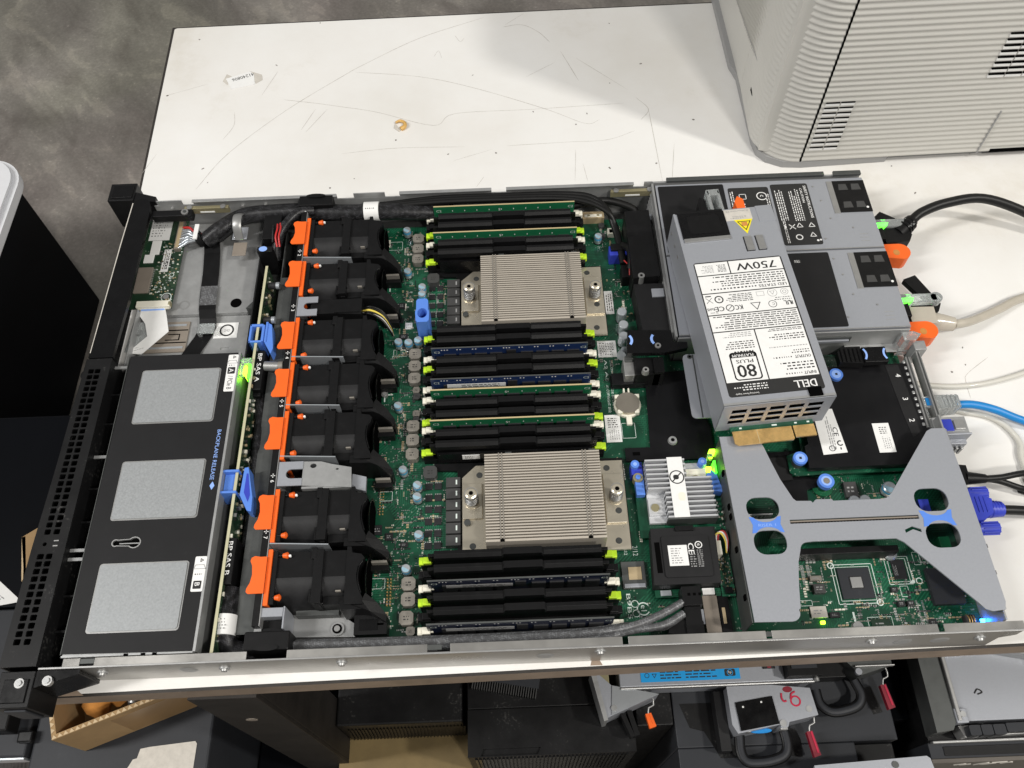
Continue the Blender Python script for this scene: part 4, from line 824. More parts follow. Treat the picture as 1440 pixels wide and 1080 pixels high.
# ================================================================== FRONT CONTROL BOARD, BACKPLANE
CB = thing('control_board', 'small dark green control board covered in white stickers in the front corner bay', 'circuit board', (22, 380, 12))
b = MB(); b.box(1, 40, 328, 434, 12.2, 13.8, 'pcb_dark'); b.build('board', CB)
b = MB(); b.box(4.4, 24.4, 409, 436, 13.8, 14.1, 'label_white'); b.bars((6, 413, 14.15), X1, Y1, 14, 20, 6, 'ink_grey', 0.4); b.build('sticker', CB)
b = MB(); b.box(22.5, 29.4, 370, 397, 13.8, 14.1, 'label_white'); b.bars((28.6, 373, 14.15), Y1, -X1, 22, 5, 3, 'ink', 0.2); b.build('sticker', CB)
b = MB(); b.box(9, 18, 391, 408, 13.8, 15, 'white_paint'); b.box(4.6, 14, 381, 391, 13.8, 15, 'white_paint'); b.build('light_pipe', CB, 0.4)
b = MB(); b.box(2, 16, 345, 375, 13.8, 15.6, 'bronze'); [b.box(16, 17.4, 346+2*k, 347+2*k, 13.8, 14.6, 'solder') for k in range(14)]; b.build('chip', CB, 0.3)
b = MB(); b.box(32.5, 38, 394, 430, 13.8, 18, 'bronze'); b.box(33.4, 36.8, 396, 428, 18, 18.1, 'tan'); b.build('header', CB, 0.3)
b = MB(); b.box(9, 40, 326.5, 333.5, 13.8, 18, 'ivory'); b.box(10, 39, 325.6, 326.6, 14, 16, 'ivory'); b.box(38.5, 40.6, 328, 332, 13.8, 18.4, 'brass'); b.build('ribbon_socket', CB, 0.4)
b = MB()
for k in range(150):
    x = random.uniform(17, 39); y = random.uniform(336, 404); w = random.choice((1, 1.6)); b.box(x, x+w, y, y+0.9, 13.8, 14.5, random.choice(('tan', 'solder', 'chip', 'ivory', 'silk')))
b.cyl(33.5, 340, 13.8, 15, 2.8, 'bright_metal', 14); b.ring((33.5, 340, 13.95), X1, Y1, 4.6, 0.7, 'silk'); b.ring((34, 366, 13.95), X1, Y1, 2.2, 0.6, 'silk'); b.build('small_component', CB, kind='stuff')

b = MB(); P = [(23.5, 327.5, 15.5), (24, 318, 15.8), (28, 310, 14), (30, 300, 13.6)]
b.add([(13, 328, 15.4), (35, 328, 15.4), (38.5, 317, 15), (42.5, 301, 13.8), (22, 277.5, 13.4), (9, 279.5, 13.4), (24, 296.5, 13.8), (20, 310, 14.6), (14, 318, 15)], [(0, 1, 2, 8), (8, 2, 3, 7), (7, 3, 6), (6, 3, 4, 5)], 'label_white')
b.add([(13.2, 327.6, 15.46), (34.8, 327.6, 15.46), (35.4, 324, 15.4), (14, 323.6, 15.4)], [(0, 1, 2, 3)], 'blue_pale')
for k in range(5): b.bars((13+2.2*k, 280.5+3.2*k, 13.95), (0.93, 0.3, 0), (-0.3, 0.93, 0), 14, 1.1, 1, 'ink_grey', 0.2, 0.4)
o = b.build('ribbon_cable'); s = o.modifiers.new('thickness', 'SOLIDIFY'); s.thickness = 0.0004
tag(o, 'flat white folded ribbon cable leaving the control board', 'cable')

BP = thing('drive_backplane', 'upright pale edged board standing between the drive cage lid and the fans', 'circuit board', (132, 180, 2))
b = MB(); b.box(131, 133, 6, 352, 2, 38, 'pcb_dark'); b.box(130.9, 133.1, 6, 352, 38, 38.5, 'pcb_edge'); b.build('board', BP)
for y, l in ((296, 12), (334, 7)):
    b = MB(); b.cone((134, y, 32), (141, y, 32), 3.2, 3.2, 'chip', 14); b.cone((141, y, 32), (144, y, 32), 3.3, 3.3, 'cap_silver', 14); b.build('capacitor', BP)
b = MB()
for k in range(220):
    y = random.uniform(10, 345); z = random.uniform(14, 36); b.box(133, 133+random.uniform(0.5, 2.0), y, y+random.uniform(1, 3), z, z+random.uniform(0.8, 2), random.choice(('tan', 'solder', 'chip', 'brass', 'ivory')))
b.build('small_component', BP, kind='stuff')
b = MB(); b.box(125.5, 137, 268, 270, 14, 40, 'blue_tab'); b.box(125.5, 137, 284.5, 287, 14, 40, 'blue_tab'); b.box(125.5, 127.5, 268, 287, 14, 40, 'blue_tab'); b.box(136, 138.4, 269, 286, 16, 40, 'blue_tab'); b.build('release_tab', BP, 0.6)
b = MB(); b.prism([(139.5, 268), (146, 256), (147.5, 262), (144, 286), (139.5, 289)], 18, 39, 'blue_tab'); b.box(139, 141, 268, 289, 18, 40, 'blue_tab'); b.build('release_tab', BP, 0.6)
b = MB(); b.box(119, 134, 128, 130, 18, 40.5, 'blue_tab'); b.box(119, 134, 146, 148, 18, 40.5, 'blue_tab'); b.box(119, 121, 128, 148, 18, 40.5, 'bracket_zinc'); b.box(122, 132, 130, 146, 30, 36, 'blue_tab'); b.build('release_tab', BP, 0.6)
b = MB(); b.prism([(138, 149), (141, 149.5), (147, 124), (147.5, 112), (144, 113), (137, 126)], 20, 40, 'blue_tab'); b.prism([(140.4, 144), (141.6, 144), (145, 126), (144, 120), (140, 128)], 40, 40.2, 'vga_blue'); b.build('release_tab', BP, 0.6)
b = MB(); b.box(122.5, 131, 246, 251.5, 30, 41, 'clear'); b.box(122.5, 125.5, 235, 246, 36, 41, 'clear'); b.box(128.6, 131, 232, 246, 28, 40, 'led_green_soft'); b.box(126, 128, 236, 244, 28, 40.4, 'led_green'); b.build('light_pipe', BP, 0.4)
def plug(name, lab, x0, x1, y0, y1, z0, z1, txt):
    b = MB(); b.box(x0, x1, y0, y1, z0, z1, 'black'); b.box(x0+1, x1-1, y0-4, y0, z0, z1-4, 'black'); b.text(txt, (x0+2.4, y1-3, z1+0.06), -Y1, X1, w=(y1-y0)*0.72, h=3.6, m='label_white', bold=True); return tag(b.build(name, None, 0.8), lab, 'connector')
plug('cable_plug', 'black cable plug printed with an A, at the far end of the drive lid', 132, 140.5, 223, 262, 14, 35.5, 'BP SAS A')
plug('cable_plug', 'black cable plug printed with a B, at the near end of the drive lid', 130, 138.5, 57, 93, 14, 36.5, 'BP SAS B')
b = MB(); b.cone((141, 247, 34), (153, 246, 34), 4.2, 4.2, 'bright_metal', 18); b.cone((153, 246, 34), (157, 246, 34), 4.4, 4.4, 'choke', 18); tag(b.build('metal_standoff'), 'short round metal standoff beside the plug printed A', 'standoff')
b = MB(); b.box(124, 140, 385-2, 412, 6, 40, 'black'); b.box(122, 136, 366, 372, 8, 42, 'black'); b.prism(arc(127.5, 369, 3.8, 3.0, 0, 360, 16)[:-1], 42, 42.4, 'blue_pale'); tag(b.build('cable_latch', None, 0.8), 'black cable latch with oval blue button at the corner of the grey bay', 'latch')
b = MB(); b.tube([(137, 400, 40), (138, 392, 42), (137, 384, 41), (138, 376, 36)], 0.9, 'red_wire', 6); b.tube([(139.5, 401, 40), (141, 393, 42), (140, 384, 41), (140.5, 376, 36)], 0.9, 'red_wire', 6); b.tube([(133, 399, 40), (134, 390, 41.5), (134, 380, 38)], 0.9, 'braid_black', 6); tag(b.build('thin_wires'), 'pair of thin red wires beside the fan at fan number 1', 'wire')

# ---- internal cables
def cable(name, lab, path, r, m, cat='cable', n=12, flat=1.0, extra=None, group=None):
    b = MB(); b.tube(path, r, m, n, flat)
    if extra: extra(b)
    return tag(b.build(name), lab, cat, group)
cable('sleeved_cable', 'thick black sleeved cable along the far wall, wearing a white tag', [(62, 402, 18), (78, 412, 24), (100, 424, 27), (130, 425, 29), (158, 424, 30), (200, 420, 30), (240, 420, 30), (276, 421, 26), (300, 423, 22)], 8.5, 'braid_black', flat=0.9,
      extra=lambda b: (b.cone((216, 420, 30.6), (230, 420, 30.6), 9.3, 9.3, 'label_white', 18), b.bars((218, 415, 39.4), X1, Y1, 9, 8, 3, 'ink', 0.3)))
b = MB(); b.ribbon([(66, 408, 14), (68, 392, 11.8), (70, 370, 11.4), (71.5, 340, 11.4), (73, 325, 11.6), (74.5, 316, 10), (75, 308, 7.6), (72, 298, 7.5), (66, 284, 8.2), (62, 272, 10)], 15, 1.8, 'black'); b.ribbon([(71.6, 352, 12.4), (73, 330, 12.6)], 15.2, 0.5, 'braid'); b.ribbon([(74, 404, 20), (92, 414, 27)], 13, 2, 'black', (-0.5, 0.86, 0)); tag(b.build('flat_cable'), 'flat black taped cable crossing the grey front bay', 'cable')
b = MB(); 
for k in range(8): b.tube([(37, 396+3.6*k, 17), (46, 400+2.4*k, 20+k % 3), (52, 402+1.2*k, 20), (60, 404+0.6*k, 21)], 1.3, 'cap_silver' if k != 7 else 'red_wire', 6)
b.cone((55, 402, 20), (60, 404, 21.4), 8, 8, 'black', 12); b.box(54, 58, 396, 414, 28, 29.4, 'label_white'); tag(b.build('wire_bundle'), 'fan of thin grey wires plugged into the control board', 'wire')
cable('sleeved_cable', 'black sleeved cable dropping from the far bundle beside the oval blue button', [(168, 419, 36), (156, 415, 39), (147, 406, 38), (140, 394, 36), (135, 382, 28), (134, 374, 20)], 4.6, 'braid_black')
cable('wall_cable', 'black cable running behind the first memory stick and into the far corner', [(225, 424, 22), (270, 426, 24), (330, 424.5, 20), (400, 424, 20), (428, 426, 24), (450, 428, 24), (474, 420, 20), (478, 410, 14)], 3.6, 'cable_black', group='thin black cables along the far wall')
b = MB(); b.box(90, 104, 397, 412, 24, 24.8, 'bracket_zinc'); b.box(90.5, 103.5, 381, 397, 19.5, 20.3, 'bronze'); b.tube([(97, 397, 24), (97, 404, 36), (97, 414, 38), (97, 422, 32)], 4.5, 'bright_metal', 10, 0.25); tag(b.build('cable_clamp', None, 0.4), 'bent metal cable clamp holding the sleeved cable near the front bay', 'clamp')
b = MB(); b.box(71, 84, 297, 307.5, 13, 15.5, 'clear'); b.box(68.5, 72, 297, 307.5, 8, 15.5, 'clear'); tag(b.build('clear_clip', None, 0.8), 'small clear plastic clip pressing the flat cable beside the round sticker', 'clip')
for k, (dy, r, lab) in enumerate(((0, 2.6, 'thin black cable of the far wall bundle, nearest the wall'), (-4.5, 2.6, 'thin black cable of the far wall bundle, middle one'), (-8.8, 2.4, 'thin black cable of the far wall bundle, next to the first memory slot'))):
    cable('wall_cable', lab, [(190, 427+dy*0.3, 28), (240, 427+dy*0.4, 33), (290, 429+dy*0.6, 36), (350, 428.5+dy*0.6, 36.5), (405, 428+dy*0.7, 36), (432, 424+dy, 35), (447+k*0.6, 410+dy*0.6, 32), (452+k, 396, 25), (455+k, 380, 22), (457+k, 352, 21)], r, 'cable_black', group='thin black cables along the far wall')
b = MB(); b.tube([(459, 372, 24), (463, 362, 30), (464, 352, 30), (463, 344, 24)], 3.4, 'cable_black', 8); b.prism([(461, 358), (467, 360), (470, 374), (464, 374)], 31, 32, 'label_white'); b.tube([(458, 352, 26), (462, 345, 26), (462, 338, 22)], 0.7, 'red_wire', 6); tag(b.build('tagged_cable'), 'short black cable with white tag beside the blue header', 'cable')
nb = [(184, 13, 26), (230, 12, 27), (300, 11.5, 27), (360, 12, 27), (400, 13, 27), (430, 17, 26), (452, 25, 25), (468, 33, 24)]
for k, (dy, dz, r) in enumerate(((0, 2.5, 2.9), (-4.6, 1, 2.9), (2.8, -2.5, 2.6))):
    cable('braided_cable', ['braided silver cable along the near wall, topmost of three', 'braided silver cable along the near wall, closest to the wall', 'braided silver cable along the near wall, next to the last memory slot'][k], [(x, y+dy*(1 if x < 420 else 0.6)+(0 if x < 440 else -5*k), z+dz) for x, y, z in nb], r, 'braid', group='braided cables along the near wall', n=10)
b = MB(); b.box(468, 482, 30, 44, 14, 29, 'black'); b.box(469, 481, 8, 30, 12, 25, 'black'); b.prism([(456, 12), (470, 10), (482, 12), (482, 20), (470, 22), (458, 24)], 12, 23, 'black'); [b.box(472+4*k, 474+4*k, 37, 39, 29, 29.3, 'void') for k in range(3)]; tag(b.build('cable_plug', None, 0.8), 'black double cable plug at the end of the braided cables', 'connector')
cable('sleeved_cable', 'black cable with white wrapped tag beside the plug printed B', [(135, 56, 26), (136, 44, 27), (135.5, 34, 28), (136, 22, 26), (142, 13, 22), (158, 11, 20)], 7.4, 'braid_black', extra=lambda b: (b.cone((135.6, 36, 28), (135.6, 21.5, 27.4), 8.2, 8.2, 'label_white', 18), b.bars((131, 24, 35.9), X1, Y1, 9, 9, 4, 'ink_grey', 0.3)))
cable('sleeved_cable', 'black sleeved cable beneath the plug printed A, in the dark gap before the fans', [(137, 224, 22), (140, 200, 23), (141, 180, 24), (141.5, 150, 22), (142, 120, 20), (142, 90, 20)], 5.0, 'braid_black')
b = MB(); 
for k in range(7): b.tube([(219, 306-k, 30), (228, 305-k*1.3, 34-k % 3), (238, 302-k*1.6, 30), (244, 294-k*1.2, 22), (246, 286, 14)], 1.0, 'yellow_wire' if k == 3 else ('torn_label' if k == 5 else 'cable_black'), 6)
tag(b.build('fan_wires'), 'bunch of black and yellow wires below the arm of the fan at number 2', 'wire')

# ================================================================== STORAGE CARD WITH FINNED SINK, BATTERY MODULE
RC = thing('storage_card', 'small green add-in card with silver finned sink and a no-touch symbol', 'circuit card', (480, 120, 12))
b = MB(); b.box(445, 513, 88, 152, 12, 13.6, 'pcb'); b.build('board', RC)
b = MB(); b.prism([(453, 98), (504, 98), (504, 148), (453, 148)], 14.4, 18, 'alu'); b.box(453, 466, 103.5, 117.5, 18, 21, 'alu'); b.prism([(486, 130), (501, 130), (502, 141.5), (486, 141.5)], 18, 21, 'ivory')
for k in range(13):
    y = 98.5 + 4.0*k; x1 = 504 if y < 131 else 485; x0 = 466 if y < 121 else 453
    b.prism([(x0, y-0.7), (x1-0.05*k, y-0.7), (x1-0.05*k, y+0.7), (x0, y+0.7)], 18, 29.6, 'alu')
b.box(465.5, 504, 96.6, 98, 16, 29, 'zinc_dark'); b.cyl(458, 109.5, 21, 22.2, 3.2, 'brass', 16); b.cyl(493, 132.4, 21, 22.2, 3.2, 'brass', 16); b.build('heat_sink', RC, 0.25)
b = MB(); b.box(470.4, 482.4, 97.6, 148.4, 29.7, 30.0, 'label_white'); b.ring((476.4, 131, 30.1), X1, Y1, 5.4, 0.9, 'ink', 28); b.prism(rrect(473.6, 478, 129, 133, 1.6), 30.02, 30.1, 'ink'); b.poly_line([(-3.6, -3.6), (3.6, 3.6)], (476.4, 131, 30.2), X1, Y1, 0.8, 'ink', False); b.prism(rrect(475.6, 481, 111, 118, 2), 30.02, 30.08, 'ivory'); b.build('warning_sticker', RC)
b = MB(); b.box(443, 452, 139, 150, 8, 20, 'vga_blue'); b.cyl(446, 146.5, 20, 24, 3.4, 'blue_tab', 18); b.cyl(446, 146.5, 24, 24.1, 1.6, 'blue_pale', 12); b.box(445, 452, 121.5, 140, 13.6, 20, 'blue_tab'); b.cyl(447.5, 136, 13.6, 21, 4, 'brass', 16); b.cyl(447.5, 136, 21, 22, 2, 'blue_tab', 12); b.build('blue_latch', RC, 0.4)
b = MB(); b.cyl(500, 146.5, 13.6, 24, 3.4, 'blue_tab', 18); b.cyl(500, 146.5, 24, 24.1, 1.6, 'blue_pale', 12); b.box(502.5, 506, 134, 146, 13.6, 16, 'vga_blue'); b.prism([(505, 122), (513, 120), (510, 136), (505.6, 140)], 13.6, 22, 'blue_tab'); b.cyl(504, 136, 13.6, 19, 3.6, 'brass', 16); b.cyl(504, 136, 19, 20, 2, 'blue_tab', 12); b.build('blue_latch', RC, 0.4)
b = MB(); b.box(503, 507, 139, 143.5, 13.6, 20, 'led_green'); b.box(508.6, 510.2, 136, 147, 14, 24, 'led_green_soft'); b.box(508, 512, 156, 158.4, 12, 21, 'led_green'); b.box(506, 510, 152, 155, 12, 20, 'clear'); b.build('indicator_light', RC)
b = MB(); b.cyl(507, 116, 13.6, 14.4, 1, 'solder', 8)
for k in range(40): x = random.uniform(505.4, 512); y = random.uniform(92, 135); b.box(x, x+1, y, y+1.4, 13.6, 14.6, random.choice(('tan', 'solder', 'chip', 'ivory')))
b.build('small_component', RC, kind='stuff')
BT = thing('battery_module', 'square black battery module with white sticker and round safety marks', 'battery', (474, 69, 12))
b = MB(); b.prism([(449.5, 47), (499, 47), (500.5, 91), (451.5, 91)], 12, 25, 'black_matt'); b.prism(rrect(458.5, 494, 52, 84, 2), 25, 26.2, 'black_matt'); b.box(470, 484, 88, 92, 20, 27, 'black'); b.box(453, 457, 56, 80, 25, 25.1, 'void'); b.build('battery_case', BT, 0.8)
b = MB(); b.box(462.6, 477, 60.6, 76.6, 26.25, 26.5, 'label_white'); b.bars((464.5, 62, 26.55), X1, Y1, 11, 13, 7, 'ink_grey', 0.5, 0.4)
b.text('CE', (477.8, 78, 26.4), -Y1, X1, w=8.5, h=4.4, m='label_white', bold=True); b.ring((486, 76.4, 26.4), X1, Y1, 2.5, 0.7, 'label_white'); b.text('e', (484.9, 77.4, 26.4), -Y1, X1, h=2, m='label_white'); b.bars((478.4, 59, 26.4), X1, Y1, 4.6, 11, 6, 'ink_grey', 0.1, 0.9); b.bars((484, 59, 26.4), X1, Y1, 4.6, 14, 9, 'ink_grey', 0.1, 0.9); b.build('battery_label', BT)
b = MB(); b.box(451, 500, 41, 46.6, 12, 13.4, 'pcb'); b.box(486, 495, 41.4, 46, 13.4, 16, 'label_white'); b.box(455, 463, 42, 46, 13.4, 14.4, 'cap_silver'); b.box(500.8, 511, 40, 92, 12, 13.4, 'pcb'); b.box(499, 504.4, 70, 81, 13.4, 21, 'ivory'); b.box(503, 508.5, 41.5, 46, 13.4, 17, 'black_gloss')
for k in range(60): x = random.uniform(501, 510); y = random.uniform(44, 70); b.box(x, x+0.9, y, y+1.2, 13.4, 14.2, random.choice(('tan', 'solder', 'brass', 'chip')))
b.build('carrier_board', BT)
b = MB()
for k, m in enumerate(('yellow_wire', 'label_white', 'red_wire', 'cable_black')): b.tube([(500+1.2*k, 80, 19), (500.5+1.6*k, 85+0.8*k, 22), (505+1.4*k, 86+0.6*k, 23), (508+0.8*k, 80, 22), (508.5, 72, 18)], 0.8, m, 6)
b.build('lead_wires', BT)

# ================================================================== RISER BRACKET, NETWORK CARD
RB = thing('riser_bracket', 'branching grey sheet metal bracket with four rounded holes and two blue touch points', 'bracket', (600, 85, 8))
Lh = [rrect(522.5, 547, 88.5, 106, 8, 5), rrect(523.5, 547.5, 61, 79.6, 8, 5)]; Rh = [rrect(649.5, 674.5, 89.5, 108, 8, 5), rrect(650.5, 675, 61, 80, 8, 5)]
outer = [(512, 158.5)] + arc(539, 155.5, 3, 3, 90, 30, 4) + [(545, 148)] + [(548, 136), (552.5, 120), (559, 104)] + [(561, 102)] + [(572, 101.6), (573, 100), (576, 102.6), (588, 102.4), (588.6, 101), (626, 101), (630, 102), (634, 105.5)] + [(675, 156.5), (679, 158.5), (690, 158.5), (691.6, 109), (692, 20), (690, 14.4), (681, 13.6), (676.5, 15.4), (673, 20), (633, 66.5), (628, 69.6), (567, 69.8)] + arc(562, 62, 6, 7.4, 90, 170, 5) + [(553, 55), (551.6, 48)] + [(549.5, 36), (547.5, 21)] + arc(540, 18, 6.5, 6, 20, -90, 5) + [(513.5, 12.5)]
b = MB(); b.plate(outer, Lh + Rh + [[(553, 84), (649, 84), (649, 87.2), (553, 87.2)], [(636, 73.4), (642, 76), (648, 73.4), (648, 76), (642, 78.4), (636, 76)]], 41.0, 42.2, 'bracket_zinc')
b.box(512, 513, 12.6, 158, 9, 41, 'zinc_dark'); b.box(690.6, 691.6, 15, 158, 9, 41, 'zinc'); 
for y in (30, 66, 92, 100, 128): b.box(510.8, 512, y, y+4, 33, 38, 'void')
for y in (40, 60, 76): b.box(691.8, 693, y, y+3, 36, 41.4, 'zinc_dark')
b.build('plate', RB, 0.25)
for x0, x1 in ((523, 547.5), (650, 675)):
    b = MB(); ym = 84; b.prism([(x0, 90.5)] + arc((x0+x1)/2, 92, 9.5, 6, 200, 340, 8) + [(x1-0.6, 90.5), (x1-2, 84), (x1, 77.6)] + arc((x0+x1)/2+0.5, 76, 9.5, 6.2, 20, 160, 8) + [(x0+0.6, 77.6), (x0+2, 84)], 42.22, 42.4, 'blue_tab')
    if x0 < 600: b.text('RISER 1', (x0+6, 82.6, 42.5), X1, Y1, w=13, h=2.2, m='blue_pale')
    b.build('touch_point', RB)
b = MB(); b.box(545, 660, 84.8, 86.4, 9, 40, 'pcb'); b.box(552, 652, 86.4, 92, 9, 20, 'black'); b.box(553, 649, 84.2, 87, 39.4, 40.4, 'void'); b.box(553, 649, 85.6, 86.6, 40.4, 41.2, 'bronze'); [b.box(556+2.4*k, 557+2.4*k, 84.2, 84.8, 40.6, 41.6, 'choke_dark') for k in range(38)]; b.build('riser_card', RB)
b = MB(); b.box(556, 636, 66, 71, 9, 24, 'black'); b.box(524, 550, 60, 66, 9, 20, 'black'); [b.box(526+2*k, 527+2*k, 66, 66.6, 18, 20, 'silk') for k in range(11)]; b.box(527, 548, 100, 101, 14, 22, 'label_white'); b.bars((529, 99.9, 15), X1, Z1, 16, 6, 2, 'ink', 0.1); b.box(668, 676, 62, 76, 9, 24, 'dimm_green'); b.box(660, 668, 90, 106, 9, 26, 'vga_blue'); b.build('card_slot', RB, 0.3)
NC = thing('network_card', 'large black covered card marked 2, 3 and 4 with two white stickers', 'circuit card', (630, 180, 15))
b = MB(); b.prism([(585, 229), (686, 231), (687, 135), (574, 134), (570, 137), (570.5, 152), (583, 156)], 15, 16.6, 'pcb'); b.build('board', NC, 0.2)
b = MB(); b.prism([(588, 229), (685.5, 230.5), (686, 137), (583.5, 136.5), (583.5, 156), (587, 158)], 18.5, 24.4, 'mylar'); b.prism([(667, 229), (678, 229), (682, 166), (672, 160), (670, 180)], 24.4, 24.7, 'black_matt')
for ch, y in (('4', 220), ('3', 197), ('2', 177)): b.text(ch, (673.2, y, 24.8), -Y1, X1, h=4.4, m='label_white', bold=True)
b.build('cover', NC, 1.0)
b = MB(); b.prism([(596.5, 190), (613, 189), (616.6, 149), (597, 147.6)], 24.5, 24.75, 'label_white'); b.bars((609, 152, 24.8), Y1, -X1, 34, 5, 3, 'ink_grey', 0.5); b.text('CE', (609, 172, 24.8), -Y1, X1, w=8, h=4, m='ink', bold=True); b.ring((612.4, 157.4, 24.85), X1, Y1, 2.0, 1.0, 'ink', 18, 60, 330); b.ring((605.2, 153, 24.85), X1, Y1, 2.3, 0.6, 'ink'); b.box(611.6, 612.6, 151.6, 153.6, 24.76, 24.85, 'ink'); b.build('sticker', NC)
b = MB(); b.box(642, 655.4, 147.6, 174, 24.5, 24.75, 'label_white'); b.bars((646.5, 164, 24.8), X1, Y1, 6.5, 7, 4, 'ink', 0.1, 0.5); b.bars((653.6, 151, 24.8), Y1, -X1, 11, 7, 4, 'ink_grey', 0.3); b.build('sticker', NC)
for x, y, z in ((577, 144.4, 26.5), (623, 220.5, 26.5)):
    b = MB(); b.cyl(x, y, 16.6, z, 4.4, 'zinc_dark', 18); b.cyl(x, y, z-2, z+1, 5.6, 'blue_tab', 26); b.cyl(x, y, z+1, z+1.1, 3.9, 'blue_pale', 22); b.box(x-1, x+1, y-1, y+1, z+1.1, z+1.2, 'ink'); b.build('thumb_knob', NC, 0.4)
b = MB(); b.cyl(595.5, 126.5, 8, 17, 4.5, 'pcb', 18); b.cyl(595.5, 126.5, 17, 21.5, 6.2, 'blue_tab', 28); b.cyl(595.5, 126.5, 21.5, 21.7, 2.6, 'choke', 16); b.cyl(595.5, 126.5, 21.5, 21.6, 4.2, 'blue_pale', 22); b.cyl(595.5, 126.5, 8.1, 10, 8.4, 'dimm_green', 24); tag(b.build('thumb_screw', None, 0.4), 'round blue thumb screw standing on the green board in the bracket gap', 'screw')
b = MB(); b.prism([(546, 158), (585, 158), (570, 150), (570, 135), (600, 134), (600, 128), (582, 124), (580, 103), (561, 103), (548, 148)], 8.4, 12, 'mylar'); b.prism([(556, 152), (572, 152), (572, 132), (560, 131), (556, 136)], 12, 14, 'black_matt'); tag(b.build('black_film', None, 0.4), 'black plastic film lying under the bracket gap next to the blue thumb screw', 'film')

# ================================================================== POWER SUPPLIES IN THEIR BAYS
def psu(y0, y1, lab):
    t = thing('power_supply', lab, 'power supply', (592, (y0+y1)/2, 2), 'two power supplies fitted side by side at the rear')
    b = MB(); b.box(494, 690.6, y0, y1, 2, 41, 'bracket_zinc')
    b.box(655.5, 661, y1-44, y1-4, 41, 41.5, 'bright_metal'); b.box(494, 690.6, y0, y0+0.8, 41, 41.4, 'bright_metal')
    for x, y in ((668, y0+24), (650, y0+36), (640, y0+12), (646, y0+58), (642, y0+76)): b.cyl(x, y, 41, 41.5, 0.9, 'bright_metal', 8)
    for k in range(3): b.box(672, 680, y0+8+4*k, y0+8.7+4*k, 41.0, 41.12, 'zinc')
    b.build('case', t, 0.5)
    b = MB(); b.box(661, 690.8, y1-43, y1-4, 41, 41.9, 'black'); 
    for dx in (4, 16):
        for dy in (5, 27): b.prism([(661+dx, y1-43+dy), (661+dx+9, y1-43+dy), (661+dx+8, y1-43+dy+7.5), (661+dx+1, y1-43+dy+7.5)], 41.9, 42.1, 'choke_dark')
    b.cyl(687, y1-38, 41.9, 42.2, 1.2, 'label_white', 10); b.build('fan_window', t, 0.4)
    b = MB(); b.box(690.6, 692.4, y0+2, y1-3, 6, 38, 'zinc_dark'); b.box(692.4, 700, y0+17, y0+40, 8, 32, 'black'); b.build('inlet', t, 0.4)
    b = MB(); b.box(692.4, 727, y1-54.5, y1-45.5, 26, 33, 'clear'); b.cyl(726, y1-50, 26, 33, 5.2, 'clear', 18); b.build('handle', t, 1.2)
    b = MB(); b.add([(693, y1-50, 33.05), (706, y1-50, 33.05), (704, y1-54, 33.05), (699, y1-58, 31), (696, y1-56, 32)], [(0, 1, 2, 3, 4)], 'led_green_soft'); b.box(693, 706, y1-51, y1-46, 25, 25.9, 'led_green_soft'); b.build('indicator_light', t)
    b = MB(); b.prism(arc(710, y0+3.5, 9, 9, -80, 90, 10) + [(692.4, y0+12), (692.4, y0-3)] if y0 < 300 else arc(710, y0+3, 9, 9, -80, 90, 10) + [(692.4, y0+12), (692.4, y0-3)], 16, 30, 'orange'); b.prism(arc(706, y0+2, 3, 3.4, 0, 360, 10)[:-1], 30, 30.1, 'wrap_orange'); b.build('latch', t, 1.0)
    return t
p1 = psu(343.6, 429, 'installed grey power supply with two printed black labels, closest to the far wall')
b = MB(); b.prism(rrect(496, 558, 346, 427, 1.5), 41, 41.4, 'coated_black'); b.build('black_label', p1)
b = MB(); b.prism(rrect(561.5, 599.5, 349, 421.5, 2), 41, 41.4, 'ink')
b.ring((592, 410, 41.5), X1, Y1, 4.6, 0.9, 'label_white'); b.text('c', (590.4, 411.4, 41.5), -Y1, X1, h=3, m='label_white'); b.bars((566, 398, 41.5), Y1, -X1, 20, 4, 2, 'label_white', 0.1); b.bars((582, 352, 41.5), Y1, -X1, 50, 16, 5, 'label_white', 0.3, 0.12); b.bars((599, 370, 41.5), Y1, -X1, 46, 4, 2, 'label_white', 0.2, 0.1); b.poly_line([(0, 0), (6, 0), (6, 6), (0, 6)], (571, 407, 41.5), X1, Y1, 0.6, 'label_white'); b.build('rating_label', p1)
b = MB(); b.prism(rrect(602, 637, 349.5, 424, 2), 41, 41.4, 'ink')
b.bars((612, 379, 41.5), Y1, -X1, 40, 8, 4, 'label_white', 0.15, 0.12); b.bars((627, 378, 41.5), Y1, -X1, 40, 10, 5, 'label_white', 0.25, 0.1); b.text('SAFETY INSTRUCTIONS', (632.6, 421, 41.5), -Y1, X1, w=40, h=2.6, m='label_white', bold=True); b.text('CAUTION', (628.6, 418, 41.5), -Y1, X1, w=18, h=2.2, m='label_white', bold=True)
b.bars((608, 352, 41.5), Y1, -X1, 28, 3, 2, 'label_white', 0.1, 0.2)
b.tri((620, 372, 41.5), X1, Y1, 3.2, 0.7, 'label_white'); b.tri((631, 372, 41.5), X1, Y1, 3.2, 0.7, 'label_white'); b.tri((630, 360.5, 41.5), X1, Y1, 3.2, 0.7, 'label_white'); b.ring((617, 358.5, 41.5), X1, Y1, 2.8, 1.0, 'label_white'); b.poly_line([(-2.5, -2.5), (2.5, 2.5)], (613, 371, 41.5), X1, Y1, 0.8, 'label_white', False); b.poly_line([(-2.5, 2.5), (2.5, -2.5)], (613, 371, 41.5), X1, Y1, 0.8, 'label_white', False); b.box(606, 607, 369, 373, 41.4, 41.5, 'label_white'); b.cyl(633, 354, 41.4, 41.5, 1.2, 'label_white', 8); b.cyl(636-0.4, 354.6, 41.4, 41.5, 1.0, 'label_white', 8); b.build('safety_label', p1)
